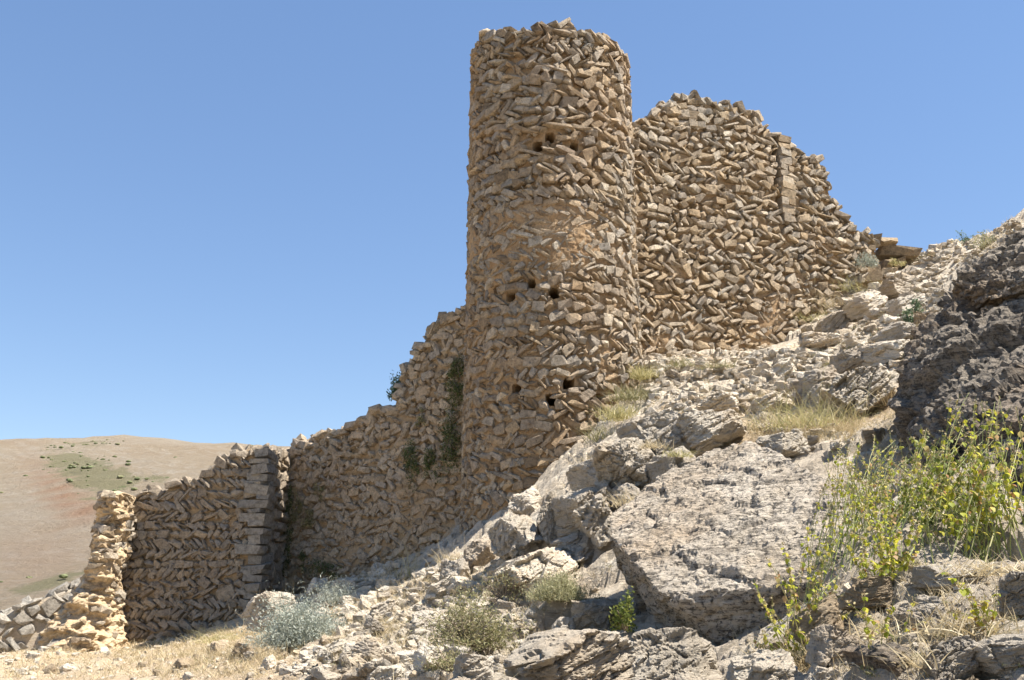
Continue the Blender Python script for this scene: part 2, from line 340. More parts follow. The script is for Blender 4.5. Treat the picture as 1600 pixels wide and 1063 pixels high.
_W = _fit()
def t_base(x, y):
    X = np.stack([np.ravel(x), np.ravel(y)], -1)/10; out = np.empty(len(X)); C = _C[:, :2]/10; n = len(_C)
    for k in range(0, len(X), 20000):
        q = X[k:k + 20000]; r2 = ((q[:, None] - C[None])**2).sum(-1)
        out[k:k + 20000] = _tps(r2) @ _W[:n] + _W[n] + q @ _W[n + 1:]
    return out
def rocky_mask(x, y):
    m = sstep(-5.0, -0.5, x + 0.12*(y - 12)) 
    m = m*(1 - 0.85*sstep(2.2, 0.6, np.hypot((x - 3.9)/1.6, (y - 15.6)/1.3)))     # grassy pocket behind the boulder
    return 0.12 + 0.78*m
def axis(lo, hi, f0, f1, fine, coarse):
    a = [lo]; x = lo
    while x < hi:
        d = max(f0 - x, x - f1, 0.0); x += min(fine*(1 + 0.0) + d*0.09, coarse); a.append(x)
    return np.array(a)
def xaxis():
    a = [-42.0]
    while a[-1] < 42:
        x = a[-1]; d = max(-4.5 - x, x - 7.0, 0.0); a.append(x + min(0.045 + 0.006*d + 0.09*max(-9.5 - x, x - 12.5, 0.0), 2.5))
    return np.array(a)
TX = xaxis()
ty = [-24.0]
while ty[-1] < 66:
    y = ty[-1]; ty.append(y + (1.2 if y < 1 else (0.035 + 0.0025*(y - 1) if y < 36 else min(0.14 + (y - 36)*0.09, 2.5))))
TY = np.array(ty)
GX, GY = np.meshgrid(TX, TY, indexing='ij')
gx, gy = GX.ravel(), GY.ravel()
tz = t_base(gx, gy); rk = rocky_mask(gx, gy)
p3 = np.stack([gx, gy, tz], -1)
rk2 = np.clip(rk + 0.5*fbm(p3*0.45, 4, 5), 0.03, 1)
nearf = sstep(1.0, 5.0, gy)
tz = tz + 0.16*fbm(p3*0.5, 5, 2) + 0.03*fbm(p3*2.5, 4, 9)*(0.5 + rk2)
for sc, amp, tilt, sd_ in ((0.8, 0.12, 0.17, 21), (1.7, 0.075, 0.11, 22), (4.2, 0.018, 0.03, 23)):
    q = np.stack([gx*0.8 + gy*0.35, gy*1.15 - gx*0.3], -1)*sc + 0.25*np.stack([gnoise(p3*sc*0.9, sd_ + 50), gnoise(p3*sc*0.9 + 9, sd_ + 51)], -1)
    (r1, r2_, r3), off, gap = worley2(q, sd_)
    blk = amp*r1 + tilt*(r2_*off[:, 0] + (r3*0.8 - 0.25)*off[:, 1]) - amp*0.9*np.exp(-(gap/0.06)**2)
    tz = tz + blk*rk2**1.5*nearf
TZ = tz.reshape(GX.shape)
def T(x, y):
    x = np.asarray(x, float); y = np.asarray(y, float)
    i = np.clip(np.searchsorted(TX, x) - 1, 0, len(TX) - 2); j = np.clip(np.searchsorted(TY, y) - 1, 0, len(TY) - 2)
    fx = (x - TX[i])/(TX[i + 1] - TX[i]); fy = (y - TY[j])/(TY[j + 1] - TY[j])
    return (TZ[i, j]*(1 - fx)*(1 - fy) + TZ[i + 1, j]*fx*(1 - fy) + TZ[i, j + 1]*(1 - fx)*fy + TZ[i + 1, j + 1]*fx*fy)
_YS = np.concatenate([np.arange(2.5, 14, 0.05), np.arange(14, 42, 0.1)])
def hit(u, v):
    """where the sight line through photo pixel (u, v) meets the slope; None if it misses"""
    d = ray(u, v); p = d[None]*(_YS/d[1])[:, None]
    m = p[:, 2] < T(p[:, 0], p[:, 1]); k = np.argmax(m)
    return p[k] if m.any() else None
me = mesh_np('slope', np.stack([gx, gy, tz], -1), grid_faces(len(TX), len(TY)), GROUND, False)
at_ = me.attributes.new('rocky', 'FLOAT', 'POINT'); at_.data.foreach_set('value', rk2.astype(np.float32))
tag(obj('slope', me), kind='structure')
# ------------------------------------------------------------------ far ground and the hill
def far_terrain():
    n = 260; xs = np.linspace(-700, 500, n); ys = 40 + 760*np.linspace(0, 1, n)**1.5
    X, Y = np.meshgrid(xs, ys, indexing='ij'); x, y = X.ravel(), Y.ravel()
    ang = x/np.maximum(y, 1)
    crest = 330 + 40*np.sin(x/170)
    u = np.clip((y - 55)/(crest - 55), 0, 1)
    zc = crest*0.1585*(1 - 0.055*sstep(-0.42, -0.2, ang) + 0.02*np.sin(ang*17))
    z = -9 + (zc + 9)*(0.22*u + 0.78*sstep(-0.15, 1.12, u)**1.0/ sstep(-0.15, 1.12, 1.0))
    z = np.where(y > crest, zc - (y - crest)*0.10, z)
    p = np.stack([x, y, z], -1)
    z = z + (3.2*fbm(p*0.02, 5, 41) + 1.1*fbm(p*0.12, 4, 42) - 2.6*np.clip(ridged(p*np.array([0.022, 0.006, 0]), 3, 43) - 0.3, 0, 1))*sstep(60, 150, y)
    z = z - 2.0*sstep(70, 40, y)
    me = mesh_np('hill', np.stack([x, y, z], -1), grid_faces(n, n), HILL, True)
    U, V, _ = project(np.stack([x, y, z], -1))
    def blob(cu, cv, ru, rv, rot=0):
        a = (U - cu)*math.cos(rot) + (V - cv)*math.sin(rot); b = -(U - cu)*math.sin(rot) + (V - cv)*math.cos(rot)
        return np.exp(-((a/ru)**2 + (b/rv)**2)**1.0)
    gr = blob(118, 725, 55, 20, 0.2) + blob(165, 755, 55, 22, 0.25) + 0.7*blob(250, 748, 40, 10, 0.1) + 0.6*blob(150, 693, 40, 7) + blob(100, 905, 90, 14, -0.45) + 0.5*blob(150, 780, 28, 14)
    rd = blob(95, 770, 60, 18, 0.85) + 0.8*blob(150, 795, 35, 14) + 0.35*blob(60, 870, 90, 50)
    ok = (y > 60)
    for nm, vals in (('green', gr*ok), ('red', rd*ok)):
        a = me.attributes.new(nm, 'FLOAT', 'POINT'); a.data.foreach_set('value', np.clip(vals, 0, 1).astype(np.float32))
    tag(obj('hill', me), kind='structure')
    return x, y, z, gr*ok, n
HX, HY, HZ, HG, HN = far_terrain()
def far_ground():
    xs = np.linspace(-3000, 3000, 41); X, Y = np.meshgrid(xs, xs, indexing='ij')
    tag(obj('ground', mesh_np('ground', np.stack([X.ravel(), Y.ravel(), np.full(X.size, -14.0)], -1), grid_faces(41, 41), HILL)), kind='structure')
far_ground()
# ------------------------------------------------------------------ stones of the masonry
def stone_shape(seed):
    r = np.random.default_rng(seed); pts = []
    if seed >= 136:          # squared block
        for sx in (-1, 1):
            for sy in (-1, 1):
                for sz in (-1, 1): pts.append((sx*0.5*r.uniform(0.72, 1.0), sy*0.5*r.uniform(0.6, 1.0), sz*0.5*r.uniform(0.74, 1.0)))
        m = 6
    elif seed % 3:             # angular slab with knocked-off corners
        for sx in (-1, 1):
            for sy in (-1, 1):
                cx, cy = r.uniform(0.45, 1.0), r.uniform(0.4, 1.0)
                for sz in (-1, 1): pts.append((sx*0.5*cx*r.uniform(0.8, 1), sy*0.5*cy*r.uniform(0.8, 1), sz*0.5*r.uniform(0.6, 1.0)))
        m = 8
    else: m = 20             # rounded fieldstone
    for k in range(m):
        v = r.normal(size=3); v /= (np.abs(v)**3.2).sum()**(1/3.2); pts.append(tuple(v*0.5*r.uniform(0.8, 1.03)))
    V, F, N = hull(pts); V = V - (V.max(0) + V.min(0))/2; V = V/(V.max(0) - V.min(0))
    return V, F
STONES = [stone_shape(100 + k) for k in range(44)]
_sm = {}
def stone_mesh(k, mat):
    if (k, mat.name) not in _sm: _sm[(k, mat.name)] = mesh_np('stone', *STONES[k], mat)
    return _sm[(k, mat.name)]
def basis(tx, up, n, phi):
    c, s = math.cos(phi), math.sin(phi)
    return np.stack([tx*c + up*s, -tx*s + up*c, n], 1)          # columns: length, thickness, depth
def rot_small(r, a):
    v = r.normal(size=3)*a
    return np.array(Matrix.Rotation(v[0], 3, 'X') @ Matrix.Rotation(v[1], 3, 'Y') @ Matrix.Rotation(v[2], 3, 'Z'))
class Stone:
    __slots__ = ('B', 'p', 'k', 'n', 'area', 'mat')
    def __init__(s, B, p, k, n, area, mat): s.B, s.p, s.k, s.n, s.area, s.mat = B, p, k, n, area, mat
def lay(surf, s0, s1, zb, zt, row_h, t0, phi0, mat, seed, proud=0.07, flat=0.2, skip=None, jit=1.0, depth=0.38, zmin=None, zmax=None, buried=None, rubble=0.0):
    """courses of leaning stones: surf(s, z) -> point, tangent, outward normal; the lean changes side with each course"""
    r = np.random.default_rng(seed); out = []
    z = zmin; i = 0; up = np.array([0, 0, 1.0])
    while z < zmax:
        rh = row_h*r.uniform(0.86, 1.16); s = s0 + r.uniform(-0.3, 0.0); row_flat = r.random() < flat; sgn = 1 if i % 2 else -1
        run = 0
        while s < s1:
            if run <= 0: run = int(r.integers(3, 12)); loc_flat = row_flat != (r.random() < 0.13); loc_phi = phi0*r.uniform(0.72, 1.25)
            run -= 1
            if r.random() < rubble: phi = r.uniform(-1.2, 1.2); L = rh*r.uniform(0.9, 1.7); t = rh*r.uniform(0.55, 1.0); adv = (abs(L*math.cos(phi)) + t*abs(math.sin(phi)))*0.8
            elif loc_flat: phi = r.normal(0, 0.13)*jit; L = rh*r.uniform(0.85, 1.6); t = rh*r.uniform(0.82, 1.02); adv = L*0.93
            else:
                phi = (loc_phi + r.normal(0, 0.12)*jit); t = t0*math.exp(r.normal(0, 0.32))
                L = max((rh*1.16 - t*math.cos(phi))/max(math.sin(phi), 0.35), t*1.35)*r.uniform(0.85, 1.15); adv = t/max(math.sin(phi), 0.4)*0.93; phi *= sgn
            sc = s + adv/2; s += adv
            zc = z + rh/2 + r.normal(0, 0.025)*jit
            if sc > s1: break
            if zc < zb(sc) - 0.1 or zc + rh*0.25 > zt(sc): continue
            if skip and skip(sc, zc): continue
            P, tx, n = surf(sc, zc)
            off = proud*r.uniform(0.45, 1.15)
            if buried: off -= buried(sc, zc)
            B = basis(tx, up, n, phi) @ rot_small(r, 0.065*jit)
            d = depth*r.uniform(0.8, 1.2)
            B = B*np.array([L*1.14, t*1.1, d])[None]
            out.append(Stone(B, P + n*(off - d/2), int(r.integers(36)), n, L*t, mat))
        z += rh*0.985; i += 1
    return out
def chinks(surf, s0, s1, z0, zt, n, mat, seed, off, skip=None):
    """small packing stones in the joints"""
    r = np.random.default_rng(seed); out = []; up = np.array([0, 0, 1.0])
    for k in range(n):
        s = r.uniform(s0, s1); t_ = float(zt(s))
        if t_ <= z0: continue
        z = r.uniform(z0, t_)
        if skip and skip(s, z): continue
        P, tx, nn = surf(s, z); L = r.uniform(0.07, 0.17); B = basis(tx, up, nn, r.uniform(-1.4, 1.4)) @ rot_small(r, 0.25)*np.array([L, L*r.uniform(0.35, 0.75), 0.16])[None]
        out.append(Stone(B, P + nn*(off + r.uniform(-0.03, 0.03)), int(r.integers(36)), nn, L*0.05, mat))
    return out
def bake(stones, ref):
    V, F, m = [], [], 0
    for s in stones:
        v, f = STONES[s.k]; V.append(v @ s.B.T + s.p - ref); F.append(f + m); m += len(v)
    return np.concatenate(V), np.concatenate(F)
def set_stones(thing, stones, limit=300, name='stone'):
    """the stones that show largest become parts of their own, the rest one joined part"""
    ref = np.array(thing.location); P = np.array([s.p for s in stones]); U, Vv, f = project(P)
    N = np.array([s.n for s in stones]); d = -P/np.linalg.norm(P, axis=1)[:, None]
    sc = np.array([s.area for s in stones])*np.clip((N*d).sum(1), 0, 1)/f**2
    sc[(U < -20) | (U > 1620) | (Vv < -10) | (Vv > 1073)] = 0
    order = np.argsort(-sc); single = [k for k in order[:limit] if sc[k] > 0]; rest = [k for k in range(len(stones)) if k not in set(single)]
    for k in single:
        s = stones[k]; o = bpy.data.objects.new(name, stone_mesh(s.k, s.mat)); COL.objects.link(o); o.parent = thing
        M = np.eye(4); M[:3, :3] = s.B; M[:3, 3] = s.p - ref; o.matrix_local = Matrix(M.tolist())
    mats = {}
    for k in rest: mats.setdefault(stones[k].mat.name, []).append(stones[k])
    for ss in mats.values():
        o = obj('stonework', mesh_np('stonework', *bake(ss, ref), ss[0].mat), thing); tag(o, kind='stuff')

# ------------------------------------------------------------------ round tower
TC = np.array([at(864, 560, 27.0)[0], 27.0])
TZ0, TZ1 = 0.2, 15.25
def t_rad(z): return 2.43 - 0.0118*(z - 1.5) - 0.05*sstep(9.8, 10.4, z)*0 
def t_top(th):   # th = 0 faces the camera, positive towards the right
    x = np.stack([np.cos(th)*1.5, np.sin(th)*1.5, np.zeros_like(th) + 4.2], -1)
    return TZ1 + 0.22*fbm(x*2.0, 3, 71) + 0.42*sstep(-0.2, -1.3, th)*sstep(-2.6, -1.9, th) - 0.15*sstep(0.6, 1.4, th)
def t_surf(s, z, extra=0.0):
    r = t_rad(z) + extra; th = s/2.4
    n = np.array([math.sin(th), -math.cos(th), 0.0])
    return np.array([TC[0], TC[1], z]) + n*np.array([r, r, 0]), np.array([math.cos(th), math.sin(th), 0.0]), n
def t_pick(u, v):
    d = ray(u, v); r = 2.38; dx, dy = d[0], d[1]
    a = dx*dx + dy*dy; b = -2*(dx*TC[0] + dy*TC[1]); c = TC @ TC - r*r
    t = (-b - math.sqrt(max(b*b - 4*a*c, 0)))/(2*a); p = d*t
    return math.atan2(p[0] - TC[0], -(p[1] - TC[1])), p[2]
HOLES = [(*t_pick(u, v), rr) for u, v, rr in [(862, 624, 0.15), (890, 599, 0.14), (805, 607, 0.12), (775, 628, 0.1), (940, 622, 0.1), (866, 455, 0.15), (828, 442, 0.11), (795, 462, 0.12), (772, 452, 0.09), (912, 443, 0.08), (838, 224, 0.14), (859, 210, 0.13), (901, 224, 0.11), (934, 216, 0.11)]]
def smear(th, z):
    """depth by which render and mortar cover the stones: a plastered belt at mid height, a worn foot"""
    th = np.asarray(th, float); z = np.asarray(z, float)
    p = np.stack([th*2.4, z, 0*th], -1).reshape(-1, 3); nz = (fbm(p*0.7, 4, 77)).reshape(th.shape)
    belt = sstep(7.6, 8.5, z + nz*0.8)*sstep(10.35, 9.9, z + nz*0.5)*(0.45 + 0.55*sstep(0.75, 0.1, th))
    foot = sstep(2.8, 1.6, z + nz)*0.6 + 0.22*sstep(8.5, 6.5, z)*sstep(0.2, -0.7, th + nz*0.5)
    return np.clip(np.maximum(belt, foot)*(0.85 + nz*0.7), 0, 1)
def build_tower():
    tower = empty('round_tower', (TC[0], TC[1], TZ0), 'tall round tower of herringbone rubble masonry with a jagged top', 'tower')
    nu, nv = 400, 370
    th = np.linspace(-math.pi, math.pi, nu, endpoint=False); vv = np.linspace(0, 1, nv)
    TH, VV = np.meshgrid(th, vv, indexing='ij'); top = t_top(th)[:, None] - 0.16
    Z = TZ0 - 1.0 + (top - TZ0 + 1.0)*VV
    p = np.stack([np.sin(TH)*2.4, -np.cos(TH)*2.4, Z], -1).reshape(-1, 3)
    f = (0.10*fbm(p*1.2, 4, 61) + 0.05*fbm(p*5, 4, 62)).reshape(TH.shape)
    rad = t_rad(Z) - 0.088 - 0.045*sstep(10.0, 10.4, Z) + f*0.7 + (0.025*fbm(p*11, 3, 63)).reshape(TH.shape) + 0.082*smear(TH, Z)
    for a, z, rr in HOLES:
        d = (np.abs((TH - a)*2.4)**4 + np.abs(Z - z)**4)**0.25; rad = rad - 1.4*sstep(rr, rr*0.75, d)
    X = TC[0] + np.sin(TH)*rad; Y = TC[1] - np.cos(TH)*rad
    V = np.stack([X, Y, Z], -1); F = grid_faces(nu, nv, True)
    Vf = V.reshape(-1, 3); ring = np.arange(nu)*nv + nv - 1
    # broken top surface stepping inwards
    extra = []; n0 = len(Vf); Fs = [F]; prev = ring
    for k, (q, dz) in enumerate(((0.86, -0.05), (0.66, -0.25), (0.4, -0.35), (0.02, -0.4))):
        rg = V[:, -1].copy(); rg[:, :2] = TC + (rg[:, :2] - TC)*q; rg[:, 2] = TZ1 + dz - 0.1 + 0.12*gnoise(rg*2, 66)
        idx = n0 + k*nu + np.arange(nu); extra.append(rg)
        Fs.append(np.stack([prev, np.roll(prev, -1), np.roll(idx, -1), idx], -1)); prev = idx
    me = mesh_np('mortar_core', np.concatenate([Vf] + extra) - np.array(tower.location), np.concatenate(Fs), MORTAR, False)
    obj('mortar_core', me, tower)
    ztop = lambda s: float(t_top(np.array(s/2.4)))
    def skip(s, z):
        return any(math.hypot(s - a*2.4, z - hz) < rr + 0.06 for a, hz, rr in HOLES)
    bur = lambda s, z: float(0.012*smear(np.array(s/2.4), np.array(z)))
    half = math.pi*2.4
    st = lay(t_surf, -half, half, lambda s: -9, ztop, 0.285, 0.138, R(37), STONE_TOWER, 3, 0.05, 0.2, skip, 1.3, 0.36, TZ0, 10.25, bur, 0.14)
    st += lay(t_surf, -half, half, lambda s: -9, ztop, 0.285, 0.135, R(34), STONE_TOWER, 4, 0.065, 0.16, skip, 1.7, 0.36, 10.25, TZ1 + 0.9, None, 0.2)
    st += chinks(t_surf, -half*0.62, half*0.62, TZ0 + 0.5, lambda s: ztop(s) - 0.2, 2600, STONE_TOWER, 14, -0.055, lambda s, z: skip(s, z) or float(smear(np.array(s/2.4), np.array(z))) > 0.75)
    r = np.random.default_rng(12)
    for k in range(96):      # loose stones standing and lying on the broken rim
        a = -math.pi + 2*math.pi*(k + r.random())/96; P, tx, n = t_surf(a*2.4, ztop(a*2.4)); L, t = r.uniform(0.25, 0.5), r.uniform(0.11, 0.22)
        B = basis(tx, np.array([0, 0, 1.0]), n, r.choice([-1, 1])*r.uniform(0.1, 1.0)) @ rot_small(r, 0.25)*np.array([L, t, 0.42])[None]
        st.append(Stone(B, P - n*r.uniform(0.14, 0.3) + np.array([0, 0, r.uniform(-0.16, 0.03)]), int(r.integers(36)), n, L*t, STONE_TOWER))
    set_stones(tower, st)
build_tower()

# ------------------------------------------------------------------ straight walls
def interp(pts):
    P = np.array(sorted(pts)); return lambda s: np.interp(s, P[:, 0], P[:, 1])
class Wall:
    """a straight run of wall: base point, heading; profile of base and top read off the photo"""
    def __init__(s, p0, p1, thick):
        s.p0 = np.array(p0, float); d = np.array(p1, float) - s.p0; s.len = np.linalg.norm(d); s.d = d/s.len; s.thick = thick
        s.t3 = np.array([s.d[0], s.d[1], 0.0]); s.n3 = np.array([s.d[1], -s.d[0], 0.0])
    def pick(s, u, v):
        """(s, z) where the sight line through a pixel meets the wall's face"""
        d = ray(u, v); t = (s.p0 @ s.n3[:2])/(d[:2] @ s.n3[:2]); p = d*t
        return float((p[:2] - s.p0) @ s.d), float(p[2])
    def surf(s, q, z): return np.array([*(s.p0 + s.d*q), z]), s.t3, s.n3
    def core(s, thing, zb, zt, mat, seed, step=0.075, inset=0.08, rough=0.1, mod=None, ext=(0, 0), lump=0.0):
        ns = int((s.len + ext[0] + ext[1])/step) + 2; q = np.linspace(-ext[0], s.len + ext[1], ns)
        top = zt(q) - 0.12; bot = zb(q) - 0.6; H = np.max(top - bot); nr = int(H/step) + 2
        f = np.linspace(0, 1, nr); Q = np.repeat(q[:, None], nr, 1); Z = bot[:, None] + (top - bot)[:, None]*f[None]
        p = np.stack([Q, Z, 0*Q + seed], -1).reshape(-1, 3)
        o = -inset + (rough*fbm(p*1.1, 4, seed) + 0.05*fbm(p*5, 4, seed + 1)).reshape(Q.shape)
        if lump: o = o + lump*ridged(p*0.45, 3, seed + 2).reshape(Q.shape)
        if mod: o = o + mod(Q, Z)
        X = s.p0[0] + s.d[0]*Q + s.n3[0]*o; Y = s.p0[1] + s.d[1]*Q + s.n3[1]*o
        fr = np.stack([X, Y, Z], -1)
        rows = [fr]
        for k, w_ in enumerate((0.15, 0.4, 0.7, 0.95, 1.0)):
            zz = top + 0.10*gnoise(np.stack([q*2, q*0 + k, q*0 + seed], -1), seed) if w_ < 1 else bot
            b = np.stack([s.p0[0] + s.d[0]*q - s.n3[0]*s.thick*w_, s.p0[1] + s.d[1]*q - s.n3[1]*s.thick*w_, zz], -1)
            rows.append(b[:, None])
        G = np.concatenate(rows, 1); nv = G.shape[1]; F = grid_faces(ns, nv)
        # end caps as fans
        V = G.reshape(-1, 3); caps = []
        for e in (0, ns - 1):
            loop = np.arange(nv) + e*nv; c = len(V); V = np.concatenate([V, G[e].mean(0)[None]])
            a, b = loop, np.roll(loop, -1)
            if e: a, b = b, a
            caps.append(np.stack([a, np.full(nv, c), b, b], -1)[:, :3])
        me = mesh_np('mortar_core', V - np.array(thing.location), F, mat, True)
        o = obj('mortar_core', me, thing)
        me2 = mesh_np('wall_end', V - np.array(thing.location), np.concatenate(caps), mat, False); obj('wall_end', me2, thing)
        return o
def top_stones(wl, zt, q0, q1, n, mat, seed, size=(0.3, 0.6), lean=0.9):
    r = np.random.default_rng(seed); out = []
    for k in range(n):
        q = q0 + (q1 - q0)*(k + r.random())/n; P, tx, nn = wl.surf(q, float(zt(q))); L = r.uniform(*size); t = L*r.uniform(0.4, 0.65)
        B = basis(tx, np.array([0, 0, 1.0]), nn, r.uniform(-lean, lean)) @ rot_small(r, 0.25)*np.array([L, t, r.uniform(0.3, 0.5)])[None]
        out.append(Stone(B, P - nn*r.uniform(0.05, wl.thick*0.7) + np.array([0, 0, r.uniform(-0.16, 0.0)]), int(r.integers(36)), nn, L*t, mat))
    return out

# right wall, running back from the tower
WR = Wall((2.6, 27.75), (12.1, 32.15), 1.3)
def build_right_wall():
    top = interp([WR.pick(u, v) for u, v in [(960, 195), (1000, 193), (1006, 186), (1028, 172), (1034, 168), (1056, 146), (1078, 144), (1105, 152), (1150, 160), (1186, 172), (1196, 192), (1212, 200), (1220, 212), (1236, 224), (1268, 238), (1292, 258), (1298, 300), (1312, 318), (1330, 342), (1352, 362), (1362, 368), (1375, 380), (1395, 384)]])
    bot = interp([WR.pick(u, v) for u, v in [(960, 575), (1010, 565), (1100, 560), (1200, 548), (1260, 520), (1310, 478), (1350, 445), (1395, 430)]])
    th = empty('ruined_wall', (*WR.p0, 4.0), 'sunlit herringbone wall right of the tower, its top broken down in steps', 'wall')
    sj = WR.pick(1218, 280)[0]; zj0, zj1 = WR.pick(1218, 345)[1], WR.pick(1218, 215)[1]
    def seam(Q, Z): return -0.35*np.exp(-((Q - sj)/0.06)**2)*(Z > zj0)
    def lowsmear(Q, Z):
        p = np.stack([Q, Z, 0*Q], -1).reshape(-1, 3); return (0.07*sstep(0.0, 0.35, fbm(p*0.6, 3, 91))).reshape(np.shape(Q))
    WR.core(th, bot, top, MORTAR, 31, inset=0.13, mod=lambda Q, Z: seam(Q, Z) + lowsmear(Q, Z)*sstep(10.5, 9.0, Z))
    def skip(s, z): return (sj - 0.05 < s < sj + 0.5 and z > zj0)
    bur = lambda s, z: float(lowsmear(np.array(s), np.array(z)))*sstep(10.5, 9.0, z)*0.8
    st = lay(WR.surf, -0.3, WR.len, bot, top, 0.275, 0.138, R(34), STONE_WALL, 33, 0.06, 0.24, skip, 1.7, 0.4, 5.0, 16.5, bur, 0.16)
    r = np.random.default_rng(5); z = zj0; up = np.array([0, 0, 1.0])
    while z < zj1 + 0.3:      # the straight joint with its column of larger blocks
        h = r.uniform(0.17, 0.32); s = sj + 0.04
        for L in ((r.uniform(0.42, 0.58),) if r.random() < 0.5 else (r.uniform(0.24, 0.3), r.uniform(0.2, 0.26))):
            P, tx, n = WR.surf(s + L/2, z + h/2)
            if z + h*0.6 < top(s + L/2):
                st.append(Stone(basis(tx, up, n, r.normal(0, 0.08)) @ rot_small(r, 0.1)*np.array([L*1.05, h*1.05, 0.4])[None], P - n*r.uniform(0.1, 0.16), 36 + int(r.integers(8)), n, L*h, STONE_WALL))
            s += L
        z += h
    st += chinks(WR.surf, 0.1, WR.len - 0.5, 6.5, lambda s: float(top(s)) - 0.15, 1200, STONE_WALL, 36, -0.06, lambda s, z: z < bot(s))
    st += top_stones(WR, top, -0.2, WR.len, 60, STONE_WALL, 35, (0.24, 0.5))
    set_stones(th, st)
build_right_wall()

# curtain wall, falling away to the left of the tower
WC = Wall((-6.75, 30.75), (-0.6, 27.2), 1.3)
def build_curtain():
    top = interp([WC.pick(u, v) for u, v in [(430, 690), (462, 690), (480, 688), (497, 678), (512, 676), (530, 670), (545, 672), (556, 655), (572, 648), (585, 640), (600, 636), (612, 632), (616, 622), (622, 590), (632, 566), (645, 545), (655, 535), (662, 520), (676, 508), (684, 492), (700, 488), (716, 484), (735, 470), (760, 468)]])
    bot = interp([WC.pick(u, v) for u, v in [(440, 950), (500, 930), (600, 905), (700, 880), (760, 865)]])
    th = empty('ruined_wall', (*WC.p0, 0.0), 'shaded rubble curtain wall left of the tower with tufts growing on it', 'wall')
    def worn(Q, Z):
        p = np.stack([Q, Z, 0*Q], -1).reshape(-1, 3)
        return ((0.07*sstep(-0.1, 0.35, fbm(p*0.55, 4, 95))).reshape(np.shape(Q)) + 0.07*sstep(2.6, 0.8, Z - 0.18*Q))
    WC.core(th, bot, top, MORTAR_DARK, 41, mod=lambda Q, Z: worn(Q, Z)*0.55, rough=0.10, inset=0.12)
    bur = lambda s, z: float(worn(np.array(s), np.array(z)))*0.12
    st = lay(WC.surf, -0.2, WC.len, bot, top, 0.25, 0.155, R(30), STONE_SHADE, 43, 0.06, 0.3, None, 1.9, 0.36, -0.4, 9.2, bur, 0.55)
    st += chinks(WC.surf, 0.1, WC.len, 0.2, lambda s: float(top(s)) - 0.15, 1100, STONE_SHADE, 46, -0.05, lambda s, z: z < bot(s))
    st += top_stones(WC, top, 0, WC.len, 48, STONE_SHADE, 45, (0.28, 0.62), 0.6)
    set_stones(th, st)
build_curtain()

# bastion standing forward of the curtain, with quoins up its corner
BC = (-6.85, 28.45)
WB = Wall((-10.95, 29.25), BC, 1.0)
WS = Wall(BC, (-6.62, 30.9), 1.0)
def build_bastion():
    top = interp([WB.pick(u, v) for u, v in [(190, 778), (203, 776), (212, 766), (236, 762), (250, 768), (262, 756), (285, 752), (300, 745), (318, 738), (330, 722), (345, 716), (358, 702), (375, 698), (396, 692), (410, 700), (425, 704)]])
    bot = interp([WB.pick(u, v) for u, v in [(190, 1020), (250, 1008), (330, 985), (405, 965), (430, 960)]])
    tops = interp([(0, float(top(WB.len))), (0.8, float(top(WB.len)) + 0.12), (2.6, float(top(WB.len)) + 0.35)])
    bots = lambda s: np.asarray(s, float)*0.15 + 0.0
    th = empty('bastion', (*BC, 0.0), 'square bastion of herringbone courses with grey quoin blocks up its corner', 'bastion')
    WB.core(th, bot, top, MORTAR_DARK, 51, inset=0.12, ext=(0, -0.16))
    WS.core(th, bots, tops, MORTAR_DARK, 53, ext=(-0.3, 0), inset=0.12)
    up = np.array([0, 0, 1.0]); qz = WB.len - 0.62
    st = lay(WB.surf, -0.05, WB.len - 0.42, bot, top, 0.275, 0.145, R(36), STONE_GREY, 54, 0.055, 0.16, None, 0.9, 0.36, -1.2, 5.2, None, 0.03)
    st += lay(WS.surf, 0.45, WS.len, bots, tops, 0.3, 0.19, R(20), STONE_GREY, 55, 0.07, 0.7, None, 1.2, 0.36, -0.3, 5.0, None, 0.2)
    r = np.random.default_rng(8); z = float(bot(WB.len)) - 0.3; i = 0; ztop = float(top(WB.len)); c3 = np.array([*BC, 0.0])
    while z < ztop - 0.1:      # quoins, long and short by turns
        h = r.uniform(0.12, 0.29); a, b = (r.uniform(0.5, 0.85), r.uniform(0.4, 0.6)) if i % 2 else (r.uniform(0.32, 0.55), r.uniform(0.6, 0.9))
        lean = 0.0
        c = c3 - WB.t3*(a/2 - 0.10) + WS.t3*(b/2 - 0.10) + up*(z + h/2)
        B = np.stack([WB.t3, up, WB.n3], 1) @ rot_small(r, 0.07)*np.array([a*1.1, h*1.1, b*1.05])[None]
        st.append(Stone(B, c + WB.n3*r.normal(0, 0.04) + WB.t3*r.normal(0, 0.04), 36 + int(r.integers(8)), WB.n3, a*h*2.5, STONE_QUOIN)); z += h*0.99; i += 1
    st += chinks(WB.surf, 0.1, WB.len - 0.5, -0.9, lambda s: float(top(s)) - 0.15, 500, STONE_GREY, 58, -0.06)
    st += top_stones(WB, top, 0, WB.len - 0.2, 30, STONE_GREY, 56, (0.28, 0.55), 0.7)
    st += top_stones(WS, tops, 0.1, WS.len, 14, STONE_GREY, 57, (0.35, 0.7), 0.3)
    set_stones(th, st)
build_bastion()

